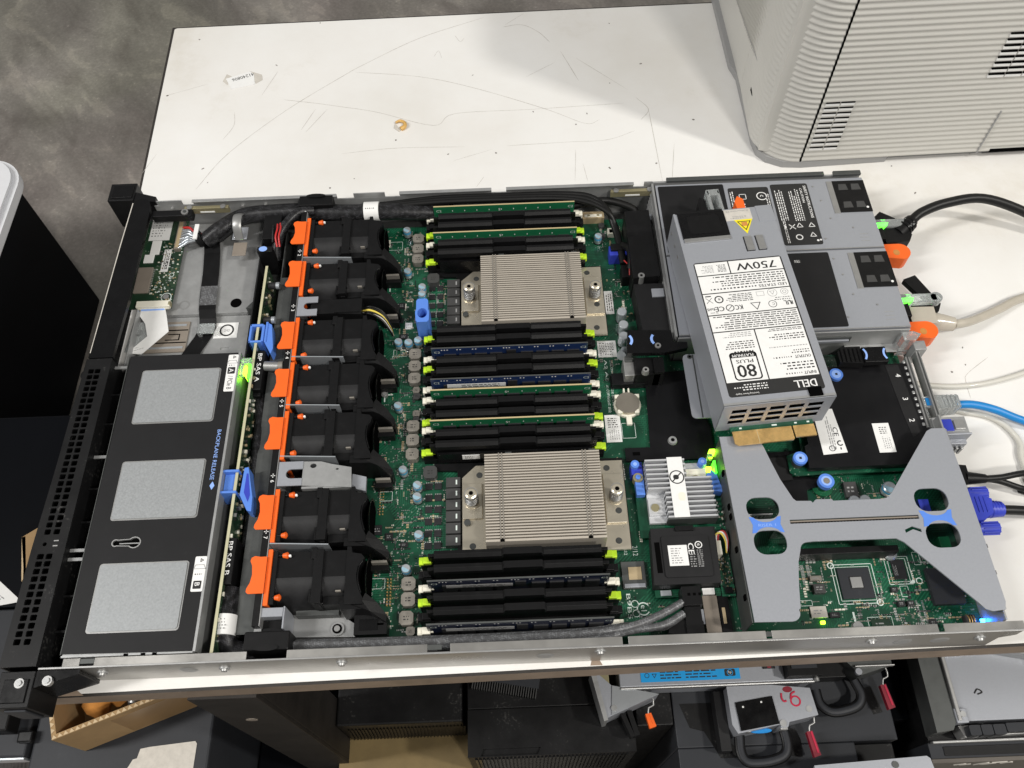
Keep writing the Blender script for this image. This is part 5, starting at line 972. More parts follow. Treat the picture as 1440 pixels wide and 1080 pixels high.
p2 = psu(256.4, 342.2, 'installed grey power supply with one plain black label, half hidden by the loose one')
b = MB(); b.prism(rrect(560, 638.5, 259, 340, 1.5), 41, 41.4, 'coated_black'); b.bars((606.5, 329, 41.45), X1, Y1, 5, 3.4, 3, 'label_white', 0.1, 0.6); b.build('black_label', p2)
def lever(lab, P, z0, z1):
    b = MB(); b.prism(P, z0, z1, 'black'); return tag(b.build('strap_lever', None, 1.0), lab, 'strap')
lever('black strap lever behind the clear handle of the power supply with the black power cord', [(698, 392), (706, 399.5), (718, 391), (722, 382), (706, 384)], 20, 25)
b = MB(); b.prism([(707, 319), (719, 323.5), (733, 291), (729, 283), (724, 279), (709, 283), (706, 290), (722, 292)], 18, 24, 'black'); b.box(711, 724, 279, 292, 10, 20, 'black'); tag(b.build('strap_lever', None, 1.0), 'black strap lever standing over the clear handle of the power supply with the beige cord', 'strap')
b = MB(); b.prism([(700, 357), (722, 358.5), (726, 366), (720, 384), (700, 379)], 8, 30, 'black'); b.tube([(716, 372, 24), (724, 378, 27), (731, 384, 29)], (8.5, 6.0), 'black', 14)
for k in range(3): b.tube([(722+3*k, 376+2.4*k, 26.5+k*0.6), (723.2+3*k, 377+2.4*k, 26.9+k*0.6)], 8.2-0.5*k, 'black_gloss', 14, sub=1)
b.tube([(731, 384, 29), (742, 391, 32), (765, 398, 35), (800, 402, 35), (840, 393, 25), (880, 376, 10), (930, 350, 4.6), (1050, 300, 4.6), (1300, 240, 4.6), (1490, 250, 4.6)], 4.6, 'cable_black', 12); tag(b.build('mains_cable', None), 'thick black power cord curving from the far power supply', 'power cord')
b = MB(); b.prism([(701, 269), (723, 268.5), (724, 286), (701, 286.5)], 8, 27, 'beige_cable'); b.tube([(722, 277, 17), (733, 275, 17), (742, 273, 17)], (9, 6.2), 'beige_cable', 14); b.tube([(742, 273, 17), (756, 276, 15), (775, 285, 10), (797, 296, 6), (820, 307, 4.4), (870, 318, 4.2), (950, 322, 4.2), (1200, 300, 4.2), (1490, 330, 4.2)], 4.0, 'beige_cable', 12); tag(b.build('mains_cable', None), 'beige power cord with ribbed plug leaving the nearer power supply', 'power cord')

# ================================================================== LOOSE POWER SUPPLY ON TOP
T = Matrix.Translation((509, 163, 42.6)) @ Matrix.Rotation(math.radians(4.0), 4, 'Z')
LP = thing('loose_power_supply', 'loose grey power supply with white 750W label, lying on top of the server', 'power supply', T @ Vector((43, 96, 0)))
b = MB(T); b.box(0, 86, 3, 193, 0, 39.4, 'bracket_zinc'); b.box(72, 86.4, 176, 193.6, 0, 39.8, 'bracket_zinc')
for u in (54, 64): b.box(u-0.6, u+6.6, 145, 161, 39.4, 39.55, 'void'); b.prism([(u, 145.5), (u+6, 145.5), (u+6, 160.5), (u, 160.5)], 39.5, 40.8, 'bright_metal')
for v in (160, 172, 186): b.cone(T.inverted() @ (T @ Vector((0, v, 22))), (-0.4, v, 22), 1.5, 1.5, 'bright_metal', 10)
b.build('case', LP, 0.7)
b = MB(T)
hs = [[(u, v) for u, v in q] for q in grid_holes(6, 80, 5, 30, 5, 3, 3.0, 2.4)]
A = MB(); A.plate([(0, 0.5), (86, 0.5), (86, 39.2), (0, 39.2)], [[(u, v+4) for u, v in q] for q in hs], 0.6, 1.2, 'bracket_zinc', 'zinc_dark')
b.add([(x, 1.2-z, y) for x, y, z in A.V], A.F, 'bracket_zinc')
b.box(2, 84, 1.0, 2.9, 3, 37, 'void'); b.box(0, 1.2, 1.2, 3, 0.5, 39, 'bracket_zinc'); b.box(84.8, 86, 1.2, 3, 0.5, 39, 'bracket_zinc'); b.box(1.2, 84.8, 1.2, 3, 0.5, 1.6, 'bracket_zinc'); b.box(0, 86, 1.0, 3, 38.6, 39.6, 'zinc'); b.box(66, 76, 1.6, 9, 39.4, 41, 'void'); b.build('grille', LP)
b = MB(T); b.box(11, 77, -4, 3, 3.2, 4.8, 'pcb'); b.prism([(12, -4), (12, -14), (14.5, -16), (58, -16), (59, -15), (59, -4)], 3.2, 4.8, 'gold'); b.box(60.4, 77, -14, -4, 3.2, 4.8, 'gold'); b.box(31, 31.5, -15.8, -4, 4.8, 4.9, 'dimm_edge')
for u in (18, 44, 46, 62, 72): b.box(u, u+2, -2.4, -1.2, 4.8, 5.1, 'silk')
b.build('edge_connector', LP)
b = MB(T); b.prism(rrect(3, 43.5, 163.5, 191.5, 0.6), 39.4, 40.2, 'black_gloss'); b.box(3.4, 43.2, 159.6, 163.4, 39.4, 40.9, 'bright_metal'); b.prism(rrect(10, 38, 168, 188, 3), 40.2, 40.4, 'black'); b.box(2, 43, 192, 194, 4, 40, 'black'); b.build('fan_window', LP, 0.4)
b = MB(T); b.prism([(59, 193), (66, 193), (66.5, 208), (62, 212), (58.5, 206)], 20, 34, 'orange'); b.build('latch', LP, 0.8)
b = MB(T); b.box(36, 39, 193, 222, 10, 34, 'clear'); b.box(36, 48, 216, 223, 10, 34, 'clear'); b.box(45, 48, 193, 222, 10, 34, 'clear'); b.build('handle', LP, 1.0)
b = MB(T); b.prism([(27, 193), (34, 193), (34, 216), (30, 218), (27, 208)], 8, 30, 'black'); b.build('inlet', LP, 0.8)
b = MB(T); b.prism([(50.5, 180), (66.5, 180), (58.5, 164)], 39.45, 39.6, 'yellow'); b.tri((58.5, 174.6, 39.7), X1, -Y1, 6.2, 0.7, 'ink'); b.prism([(56, 172.6), (61, 172.6), (61, 177), (56, 177)], 39.6, 39.7, 'wrap_orange'); b.prism(rrect(42.5, 67, 179.5, 192, 1), 39.43, 39.55, 'torn_label')
b.text('Authorized FE', (65.5, 190.6, 39.65), -X1, -Y1, w=20, h=1.6, m='ink_grey'); b.text('& Service', (62, 184.2, 39.65), -X1, -Y1, w=12, h=1.5, m='ink_grey'); b.bars((48, 181, 39.6), X1, Y1, 14, 2, 1, 'ink_grey', 0.3); b.build('warning_sticker', LP)
# big rating label: written upside down to the viewer, so it is laid out in its own reading frame
b = MB(T); z = 39.45; b.prism(rrect(5.6, 79.8, 7.6, 137.6, 2.2), 39.4, z, 'ink')
OX, OY = 79.0, 137.0; RX, RY = -X1, -Y1                       # reading origin at bottom-left of the label as read
def RP(x, y, dz=0.1): return (OX-x, OY-y, z+dz)
def box_(x0, x1, y0, y1, m='label_white'): b.prism([(OX-x0, OY-y0), (OX-x1, OY-y0), (OX-x1, OY-y1), (OX-x0, OY-y1)], z, z+0.05, m)
for x0, x1, y0, y1 in ((0.4, 44, 0.6, 13), (45, 72.4, 0.6, 13), (0.4, 72.4, 14, 31.4), (0.4, 72.4, 32.4, 53), (0.4, 72.4, 54, 69.4), (0.4, 39, 70.4, 116.6), (40, 72.4, 70.4, 116.6)): box_(x0, x1, y0, y1)
def tx(s, x, y, w=None, h=None, m='ink', bold=False): b.text(s, RP(x, y), RX, RY, w, h, m, bold)
def br(x, y, w, h, rows, rag=0.3, seg=0.18, m='ink'): b.bars(RP(x, y), RX, RY, w, h, rows, m, rag, seg)
tx('750W', 5.5, 3.6, 33, 7.4, bold=True); br(47.5, 3, 7.5, 8, 6, 0.1, 0.5); br(58, 3, 11, 8, 6, 0.4, 0.4, 'ink_grey')
tx('LED STATES', 2, 27.2, 23, 2.7, bold=True); br(27, 26.8, 40, 3, 1, 0.05, 0.08); br(2, 15, 62, 11.4, 5, 0.25, 0.1)
tx('UL', 3, 45.4, 6, 4.4, bold=True); tx('R', 2, 46, None, 3.6, bold=True); b.ring(RP(18.5, 47.6), X1, Y1, 3.2, 0.5, 'ink'); tx('C', 16.8, 46.4, None, 2.4); b.tri(RP(32, 47), RX, RY, 4.4, 0.6, 'ink'); tx('KC', 43, 45.4, 6, 4.6, bold=True); b.ring(RP(53.4, 47.6), X1, Y1, 3.1, 0.7, 'ink'); b.poly_line([(-1.8, -1.8), (1.8, 1.8)], RP(53.4, 47.6), X1, Y1, 0.5, 'ink', False)
tx('CE', 58, 45.4, 7.4, 4.6, bold=True); tx('RoHS', 65.8, 46.2, 6.2, 2.6, bold=True); tx('Si wei', 64, 50.4, 6, 1.6); br(2, 43, 16, 1.8, 1, 0.1); br(2, 41, 14, 1.6, 1)
b.ring(RP(6, 36.4), X1, Y1, 3.0, 0.35, 'ink_grey'); b.ring(RP(6, 36.4), X1, Y1, 1.4, 0.4, 'ink_grey'); b.ring(RP(16, 36.4), X1, Y1, 3.8, 0.35, 'ink_grey'); b.tri(RP(16, 36), RX, RY, 2.2, 0.35, 'ink_grey'); b.poly_line([(-3, -2), (3, -2), (3, 2), (-3, 2)], RP(26, 36.4), X1, Y1, 0.3, 'ink_grey'); br(33, 34, 22, 8.4, 5, 0.3, 0.25); b.ring(RP(60.4, 38.4), X1, Y1, 3.2, 1.0, 'ink'); tx('e', 59.3, 37.2, None, 2, bold=True)
b.poly_line([(-2.4, -2.6), (2.4, 2.6)], RP(68.4, 38.8), X1, Y1, 0.4, 'ink', False); b.poly_line([(-2.4, 2.6), (2.4, -2.6)], RP(68.4, 38.8), X1, Y1, 0.4, 'ink', False); box_(66.4, 71, 34, 35); b.rect(RP(66.2, 34.0), RX, RY, 4.6, 1.0, 'ink')
br(1.6, 54.6, 68, 14, 7, 0.25, 0.12)
br(2, 71.2, 30, 3, 2, 0.2); br(2, 76.4, 28, 6.4, 3, 0.25); br(2, 88, 33, 1.8, 1, 0.1, 0.1, 'ink_grey'); tx('OUTPUT', 2, 97.6, 12.5, 2.7, bold=True); br(17, 97.4, 16, 2.8, 1, 0.1, 0.12); br(2, 92, 16, 4.2, 2, 0.4); tx('INPUT', 2, 112.6, 9.4, 2.7, bold=True); br(13, 112.4, 14, 2.8, 1, 0.1, 0.12); br(2, 103, 26, 8, 3, 0.3)
br(43, 71.4, 24, 5, 3, 0.3, 0.2, 'ink_grey'); br(43, 79.5, 26, 8, 4, 0.3); br(45, 88.6, 16, 2.2, 1, 0.1)
b.poly_line([(x, y) for x, y in rrect(44, 64.5, 90.6, 115, 2.6)], RP(0, 0), RX, RY, 1.1, 'ink'); b.rect(RP(44, 91.0), RX, RY, 20.5, 4.0, 'ink'); b.text('PLATINUM', RP(46, 92.0, 0.2), RX, RY, 16.5, 2.4, 'label_white', True); tx('PLUS', 47.4, 97, 13.4, 3.2, bold=True); tx('80', 47, 101.6, 14.4, 11.4, bold=True)
b.text('DELL', RP(4.5, 120.2), RX, RY, 17, 6.4, 'label_white', True); b.text('Switching Power Supply', RP(50, 126.2), RX, RY, 18, 1.8, 'label_white'); b.bars(RP(42, 118.6), RX, RY, 28, 6.4, 3, 'label_white', 0.4, 0.14); b.build('rating_label', LP)

# ================================================================== CABLES BEHIND THE SERVER
b = MB(); b.prism([(690, 189), (700, 186.5), (721, 188), (721, 199), (700, 200), (690, 198)], 8, 22, 'clear'); b.box(693, 699, 190, 197, 20, 22.4, 'net_blue')
for k in range(4): b.box(708+3.4*k, 709.6+3.4*k, 188, 199.4, 7.6, 22.6, 'clear')
b.tube([(718, 193.5, 15), (735, 193, 15), (752, 188, 14), (772, 180, 10), (800, 172, 5), (860, 160, 4), (1100, 130, 4), (1490, 150, 4)], 3.4, 'net_blue', 14); tag(b.build('network_cable'), 'bright blue network cable with clear plug leaving the back panel', 'cable')
b = MB(); b.box(700, 702, 80, 118, 6, 22, 'vga_blue'); b.prism([(702, 88), (708, 88), (716, 94), (718, 105), (710, 109), (702, 111)], 8, 24, 'vga_blue'); b.tube([(716, 99.5, 16), (728, 98.5, 16)], (7.0, 5.4), 'vga_blue', 14)
for k in range(4): b.tube([(718+2.6*k, 99.4, 16), (719.2+2.6*k, 99.4, 16)], 7-0.35*k, 'vga_blue', 14, sub=1)
for k in range(3): b.box(705+3.2*k, 706+3.2*k, 94, 107, 24, 24.6, 'vga_blue')
b.tube([(728, 98.5, 16), (740, 98, 15), (760, 97, 12), (800, 95, 5), (870, 90, 4), (1150, 70, 4), (1490, 90, 4)], 3.8, 'cable_black', 12); v = b.build('video_cable', None, 0.4); tag(v, 'blue video plug with two finger screws and a black lead', 'cable')
for y in (112.5, 83.5):
    b = MB(); b.cone((701, y, 17), (704, y, 17), 2, 2, 'bright_metal', 12); b.cone((703, y, 17), (719, y, 17), 4.8, 4.8, 'vga_blue', 18); [b.cone((706, y+5*math.cos(a)-0*a, 17+4.7*math.sin(a)), (719, y+5*math.cos(a), 17+4.7*math.sin(a)), 0.6, 0.6, 'vga_blue', 6) for a in [k*math.pi/5 for k in range(10)]]; b.build('finger_screw', v)
b = MB(); b.prism([(700, 119), (705, 119), (708, 126), (708, 135), (700, 136)], 14, 22, 'black'); b.tube([(706, 125.5, 18), (714, 125, 18), (722, 124.4, 18)], (5.5, 3.6), 'black', 12); b.tube([(722, 124.4, 18), (735, 125, 18), (752, 128, 17), (780, 133, 10), (830, 138, 3), (1100, 150, 3), (1490, 190, 3)], 2.6, 'cable_black', 10); tag(b.build('thin_lead'), 'thin black lead with moulded plug, rising toward the right above the video plug', 'cable')
cable('thin_lead', 'thin black lead crossing under the other one above the video plug', [(704, 124, 11), (722, 126.4, 12), (736, 124.5, 12), (754, 118.5, 9), (790, 110, 3), (1100, 40, 3), (1490, 60, 3)], 2.5, 'cable_black', n=10)

cable('pale_cable', 'pale beige cable lying flat on the table between the beige cord and the blue cable', [(700, 222, 3), (722, 218.5, 3), (742, 218, 3), (766, 221, 3), (800, 230, 3), (860, 250, 3), (1100, 290, 3), (1490, 280, 3)], 2.3, 'pale_cable', n=10)
cable('pale_cable', 'pale beige cable curling on the table below the blue cable plug', [(700, 192, 3), (722, 195, 3), (735, 192, 3), (751, 187.5, 3), (762, 179, 3), (768, 168, 3), (769, 159, 3), (766, 145, 3), (772, 110, 3), (840, 40, 3), (1100, 20, 3), (1490, 30, 3)], 2.3, 'pale_cable', n=10)
# ================================================================== GREY PRINTER ON THE TABLE
PR = thing('laser_printer', 'large ribbed grey printer with rounded corner at the back of the table', 'printer', (900, 680, 0))
def ribbed(path, z0, z1, pitch, amp, mt, name, nrm, bev=0, nz=6):
    b = MB(); n = int((z1-z0)/pitch*nz); k = len(path); vs = []
    for i in range(n+1):
        z = z0 + (z1-z0)*i/n; ph = ((z-z0)/pitch) % 1; d = amp*(math.sin(2*math.pi*ph) if ph < 0.5 else 0.6*math.sin(2*math.pi*ph))
        for (x, y), (nx, ny), w in zip(path, nrm[0], nrm[1]): vs.append((x+nx*d*w, y+ny*d*w, z))
    b.add(vs, [(i*k+j, i*k+j+1, (i+1)*k+j+1, (i+1)*k+j) for i in range(n) for j in range(k-1)], mt, True)
    return b.build(name, PR)
sl = 0.035
cx, cy, r = 652, 529, 44
path = [(613, 640), (610.5, 580)]; path += [(cx+r*math.cos(math.radians(a)), cy+r*math.sin(math.radians(a))) for a in range(185, 271, 6)]
nm = [(-1, 0), (-1, 0)] + [(math.cos(math.radians(a)), math.sin(math.radians(a))) for a in range(185, 271, 6)]
ribbed(path, 8, 330, 6.2, 0.65, 'printer_grey', 'corner_panel', (nm, [0.0, 0.25] + [min(1, 0.35+0.12*i) for i in range(15)]))
path = [(653.4 + i*40, 484.8 + i*40*sl*0.6) for i in range(13)]
side = ribbed(path, 9, 330, 6.2, 0.6, 'printer_grey', 'side_panel', ([(0, -1)]*13, [1]*13))
b = MB(); b.prism([(612, 500), (654, 488), (1130, 500), (1130, 900), (614, 900)], 12, 329, 'printer_grey'); b.build('body', PR)
b = MB(); b.prism([(610, 520), (612, 505), (620, 494), (636, 486), (655, 484.4), (742, 488), (748, 494), (1130, 500), (1130, 890), (606, 890), (606, 640), (611, 620)], 0.2, 8.4, 'printer_base'); b.prism([(652.2, 485), (653.4, 484.6), (653.4, 486), (652.2, 486)], 8, 330, 'void'); b.build('base', PR, 0.8)
b = MB(); b.prism([(611.2, 600), (611.8, 600), (613, 640), (613, 900), (612, 900), (611.8, 640)], 8, 330, 'printer_grey')
for k in range(70): b.box(610.2, 611.6, 541+4.4*k, 542+4.4*k, 66-0.07*4.4*k if k < 34 else 56, 330, 'printer_grey')
b.add([(610.0, 536, 71), (610.0, 690, 58), (610.0, 690, 59), (610.0, 536, 72.2)], [(0, 1, 2, 3)], 'printer_base'); b.box(609.6, 610.4, 536.2, 537.2, 71, 330, 'printer_base'); b.prism([(609.4, 549), (610.4, 549), (610.4, 562), (609.4, 562)], 36, 40, 'void'); b.build('left_panel', PR)
b = MB()
for k in range(10):
    zz = 24 + 6.2*k
    for x0 in (657, 671.5): b.box(x0, x0+13, 484.2+(x0-653)*0.02, 487, zz, zz+3.0, 'label_white'); b.box(x0, x0+13, 484.0+(x0-653)*0.02, 486.6, zz+3.0, zz+4.4, 'void')
b.build('vent', side)
b = MB()
for k in range(8):
    zz = 104 + 6.2*k
    for x0 in (800, 816, 832): b.box(x0, x0+14.6, 483.6+(x0-653)*0.021, 489.5, zz, zz+3.0, 'label_white'); b.box(x0, x0+14.6, 483.4+(x0-653)*0.021, 489, zz+3.0, zz+4.4, 'void')
b.build('vent', side)
b = MB(); b.prism([(833, 487.4), (834.2, 487.4), (834.2, 489), (833, 489)], 8, 62, 'printer_base'); b.prism([(846, 488), (900, 489), (900, 490), (846, 489)], 8, 12, 'void'); b.build('panel_seam', side)
b = MB(); b.prism(rrect(613, 1130, 490, 900, 30), 330, 340, 'printer_grey'); b.build('top_cover', PR, 3)

# ================================================================== BELOW AND BESIDE THE TABLE
TW = thing('black_tower', 'tall black cabinet with rounded white top standing on the grey floor', 'cabinet', (-650, 640, -720))
b = MB(); b.box(-900, -467, 60, 905, -720, -412, 'tower_black'); b.build('cabinet_body', TW, 4)
b = MB(); b.prism(rrect(-905, -462, 55, 960, 60, 8), -412, -392, 'tower_white'); b.prism(rrect(-900, -470, 57, 952, 55, 8), -392, -383, 'tower_white'); b.build('white_lid', TW, 5, segs=4)
CA = thing('grey_case', 'dark grey computer case with torn beige label, below the front corner of the table', 'computer', (-70, 20, -720))
b = MB(); b.box(-163, 23, -220, 150, -720, -300, 'case_grey'); b.build('case', CA, 2.5)
b = MB(); b.prism([(-49, -3), (-40, -1.5), (7, 2.5), (9, 0), (8.5, -44), (-64, -42), (-61, -24), (-58, -19), (-55, -13), (-51, -12)], -299.9, -299.4, 'torn_label'); b.build('torn_label', CA)
CT = Matrix.Translation((-106, -3, -299.5)) @ Matrix.Rotation(math.radians(20), 4, 'Z')
BX = thing('cardboard_box', 'open brown cardboard carton with taped side sitting on the grey case', 'box', CT @ Vector((65, 45, 0)))
b = MB(CT); b.box(0, 150, 0, 4.5, 0.3, 72, 'cardboard'); b.box(0, 4.5, 4.5, 96, 0.3, 72, 'cardboard'); b.box(145, 150, 4.5, 96, 0.3, 72, 'cardboard'); b.box(4.5, 145, 91, 96, 0.3, 72, 'cardboard'); b.box(4.5, 145, 4.5, 91, 0.3, 2, 'cardboard')
for k in range(26): b.prism([(5.6*k, 0.4), (5.6*k+5, 0.4), (5.6*k+2.4, 4.1)], 72, 72.6, 'cardboard_edge')
for k in range(14): b.prism([(0.4, 6+6*k), (0.4, 11+6*k), (4.1, 8.4+6*k)], 72, 72.6, 'cardboard_edge')
b.build('carton', BX)
b = MB(CT); b.prism([(52, -0.35), (150, -0.35), (150, -0.05), (55, -0.05)], 4, 62, 'tape'); b.build('packing_tape', BX)
b = MB(CT); b.tube([(28, 30, 30), (40, 36, 44), (54, 34, 46), (60, 26, 36)], (16, 12), 'wrap_orange', 9, 0.8); tag(b.build('orange_wrapper'), 'crumpled orange wrapper inside the cardboard carton', 'wrapper')
b = MB(CT); b.box(66, 100, 10, 60, 2.2, 52, 'black'); b.cone((72, 12, 52), (86, 40, 58), 5, 5, 'bright_metal', 12); tag(b.build('black_part', None, 1.5), 'small black part with a metal pin inside the cardboard carton', 'part')
MC = thing('mesh_case', 'black computer case with mesh front and silver trim, leftmost below the table', 'computer', (-300, 60, -720))
b = MB(); b.box(-460, -169, -6, 150, -720, -300, 'case_grey'); b.build('case', MC, 2)
b = MB(); b.box(-460, -169, -9, -6, -316, -300.5, 'cap_silver'); b.build('silver_trim', MC, 1)
b = MB(); b.plate([(-300, -430), (-170, -430), (-170, -317), (-300, -317)], [[(x+1.2, y), (x+3, y-1.4), (x+4.8, y), (x+3, y+1.4)] for i in range(30) for j in range(12) for x, y in [(-298 + i*4.2 + (j % 2)*2.1 - 0.0, -322 - j*4.0)] if x < -176], 0, 1.5, 'black_gloss')
m2 = MB(); m2.add([(x, -7.6-z, y) for x, y, z in b.V], b.F, 'choke_dark'); m2.box(-460, -170, -6.5, -6.1, -700, -318, 'void'); m2.build('mesh_front', MC)
b = MB(); b.box(-212, -181, 16, 42, -300, -276, 'black'); b.box(-176, -160, 6, 18, -298, -290, 'black_gloss'); tag(b.build('black_adapter', None, 2), 'small black plastic block lying on the mesh case', 'adapter')
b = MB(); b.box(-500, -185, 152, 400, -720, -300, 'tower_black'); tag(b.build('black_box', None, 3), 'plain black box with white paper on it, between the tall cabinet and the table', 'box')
b = MB(); b.prism([(-262, 196), (-214, 158), (-243, 153.5), (-275, 170)], -299.6, -299.1, 'label_white'); b.bars((-262, 165, -299), (0.8, -0.5, 0), (0.5, 0.8, 0), 36, 14, 5, 'ink_grey', 0.4); tag(b.build('paper_sheet'), 'corner of a white printed paper lying on the plain black box', 'paper')
b = MB(); b.prism([(-203, 215), (-184, 228), (-176, 228), (-180, 170), (-188, 163), (-192, 180)], -252, -249, 'cardboard'); b.add([(-203, 215, -249), (-184, 228, -249), (-184, 228, -262), (-203, 215, -262)], [(0, 1, 2, 3)], 'cardboard_edge'); b.prism([(-203, 215), (-199, 216), (-187, 172), (-190, 164)], -290, -249, 'cardboard_edge'); tag(b.build('cardboard_flap'), 'torn brown cardboard flap sticking out beside the perforated front', 'cardboard')

b = MB(); b.box(138, 300, -260, 120, -404, -400, 'plywood'); tag(b.build('plywood_board', None, 0.5), 'tan wooden board lying low in the shade under the table', 'board')
b = MB(); b.box(26, 94, -150, 160, -720, -470, 'tower_black'); b.box(94, 136, 44, 160, -720, -470, 'tower_black'); tag(b.build('shade_block', None, 2), 'added black block standing in for deep shade beside the steel table leg', 'box')  # black block added to darken the gap between grey case and leg
RBX = thing('ribbed_case', 'dark case with slanted ribs on its side in the shade under the table', 'computer', (215, 60, -400))
b = MB(); b.box(150, 284, 13, 200, -399.8, -310, 'case_black'); b.build('case', RBX, 2)
b = MB()
for k in range(34): x = 154 + 3.8*k; b.add([(x, 12.9, -396), (x+1.6, 12.9, -396), (x+6.6, 12.9, -330), (x+5, 12.9, -330), (x, 11.6, -396), (x+1.6, 11.6, -396), (x+6.6, 11.6, -330), (x+5, 11.6, -330)], [(4, 5, 6, 7), (0, 4, 7, 3), (1, 2, 6, 5)], 'black')
b.build('ribbed_panel', RBX)
BPn = thing('black_printer', 'black printer with dusty top and slotted front, below the middle of the table', 'printer', (376, 90, -720))
b = MB(); b.plate([(290, -24), (463, -24), (463, 22), (290, 22)], [[(303, -23), (362, -23), (365, -16.5), (306, -16.5)]], -303, -300, 'case_black'); b.box(290, 463, 23, 220, -303, -300, 'case_black'); b.box(290, 463, -24, 220, -720, -303.2, 'case_black'); b.build('body', BPn, 0.8)
b = MB()
for k in range(40): b.box(297+4*k, 299.4+4*k, -25.6, -24.1, -420, -308, 'black_gloss')
b.build('slotted_front', BPn)
b = MB(); T5 = Matrix.Translation((330, 46, -299.6)) @ Matrix.Rotation(math.radians(-11), 4, 'Z'); b.T = T5
b.box(-34, 36, 0, 40, 0, 9, 'case_grey'); [b.box(-34+2.6*k, -33+2.6*k, -10, 0, 0.5, 8, 'choke_dark') for k in range(27)]; b.cyl(5, 8, 9, 9.1, 2.2, 'void', 12); tag(b.build('finned_plate'), 'small dark finned metal plate lying on the black printer', 'heatsink')

GC = thing('flat_grey_case', 'broad dark grey equipment case under the table carrying metal power units', 'computer', (640, 70, -720))
b = MB(); b.box(505, 731, -23, 220, -720, -300, 'case_grey'); b.box(505, 686, -200, -23.2, -720, -300.4, 'case_grey'); b.box(687, 731, -44, -23.2, -720, -318, 'case_black'); b.box(466, 504, 0, 200, -720, -301, 'case_black'); b.build('case', GC, 1.2)
for P in ([(512, 20), (548, 20), (560, -20), (574, -34), (548, -34), (534, -8), (520, -4)], [(616, -8), (628, -8), (632, -20), (630, -36), (618, -34), (620, -20)], [(704, 28), (716, 30), (722, 4), (712, 2), (708, 16)]): b = MB(); b.prism(P, -299.95, -299.7, 'case_black'); b.build('dark_patch', GC)  # thin darker patches laid on the case top

U1 = thing('metal_power_unit', 'long silver power unit with bright blue printed label, under the table edge', 'power unit', (555, 90, -299))
b = MB(); b.box(448, 646, 31.5, 180, -299, -262, 'bracket_zinc'); b.box(448, 646, 29, 31.5, -268, -260.6, 'bright_metal'); b.build('case', U1, 1)
b = MB(); b.box(470, 571.5, 35.5, 64, -261.95, -261.5, 'sky_label'); b.prism(rrect(556, 567, 38.5, 45.5, 1.4), -261.5, -261.4, 'ink'); b.ring((561.5, 42, -261.3), X1, Y1, 2.8, 0.6, 'sky_label'); b.text('hp', (559.8, 40.4, -261.3), X1, Y1, h=3.4, m='label_white')
b.ring((476.5, 42, -261.4), X1, Y1, 2.2, 0.6, 'ink'); b.tri((484, 42, -261.4), X1, -Y1, 2.4, 0.6, 'ink'); b.bars((490, 37.5, -261.4), X1, Y1, 22, 9, 3, 'ink', 0.2, 0.5); b.bars((516, 37.5, -261.4), X1, Y1, 36, 9, 3, 'ink', 0.25, 0.4); b.build('blue_label', U1)
b = MB(); b.box(616, 650, 33, 56, -262, -246, 'black'); b.box(620, 646, 40, 52, -246, -245, 'case_grey'); b.cone((648, 34, -262), (648, 30, -262), 3, 3, 'bright_metal', 12); b.box(596, 608, 44, 50, -262, -260, 'chip'); b.box(600, 604, 44.4, 49, -260, -259.6, 'maroon'); b.build('socket', U1, 1)
def loop(par, pts): b = MB(); b.tube(pts, 5.4, 'black', 10, 0.35); b.tube([(x, y, z+1.2) for x, y, z in pts], 3.4, 'case_grey', 8, 0.35); b.build('carry_loop', par)
def lev(par, x, y, m, L=24):
    b = MB(); b.tube([(x-4, y+22, -276), (x+3, y+18, -276), (x+4, y+8, -277), (x-1, y+6, -278), (x-2, y, -280)], 0.9, 'bright_metal', 6, sub=2); b.build('lever_wire', par)
    b = MB(); b.prism([(x-5, y), (x+1, y+1), (x+5, y-L+2), (x-2, y-L)], -286, -279, m); b.prism([(x-1.4, y), (x+0.4, y), (x+3.4, y-L+4), (x+1.6, y-L+4)], -279, -278.4, 'red_ink' if m == 'maroon' else m); b.build('lever', par, 0.8)
U2 = thing('metal_power_unit', 'silver power unit with dark fan window and red handwritten digits', 'power unit', (600, 10, -299))
b = MB(); b.prism([(556, 28.5), (602, 28.5), (640, 24), (643, -2), (613, -7.5), (611, -12), (604, -12.6), (603.5, -9.5), (560.5, -16.5), (556, -8)], -299, -263, 'bracket_zinc'); b.box(545, 556, -30, 28, -299, -280, 'black_matt'); b.cyl(606.5, -8.5, -263, -262, 3.4, 'zinc', 16); b.cyl(635, 4, -263, -262.6, 3.2, 'zinc', 16); b.build('case', U2, 1)
b = MB(); b.prism([(562, 12.5), (600, 17.5), (602.6, -9), (563.5, -14.5)], -263, -261.4, 'black_gloss'); b.cone((569, 8, -261.4), (569, 8, -261), 1, 1, 'label_white', 8); b.cone((588, 12, -261.4), (588, 12, -261), 1, 1, 'label_white', 8); b.build('fan_window', U2, 0.6)
b = MB(); b.ring((623, 12, -262.7), X1, Y1, 4.6, 1.7, 'red_ink', 20); b.tube([(618.5, 14, -262.4), (620, 19, -262.4), (624, 21, -262.4)], 0.9, 'red_ink', 6, 0.2); b.tube([(610, 20, -262.4), (609.6, 15, -262.4), (611.5, 12, -262.4), (614, 12.6, -262.4)], 0.9, 'red_ink', 6, 0.2); b.prism(arc(617, 23.5, 5, 3, 0, 360, 14)[:-1], -262.95, -262.8, 'maroon'); b.build('handwriting', U2)
loop(U2, [(566, -15, -284), (565, -30, -284), (569, -39, -284), (580, -41, -284), (596, -39.5, -284), (608, -35, -284), (612.5, -26, -284), (612, -12, -284)]); lev(U2, 638, -15, 'maroon')
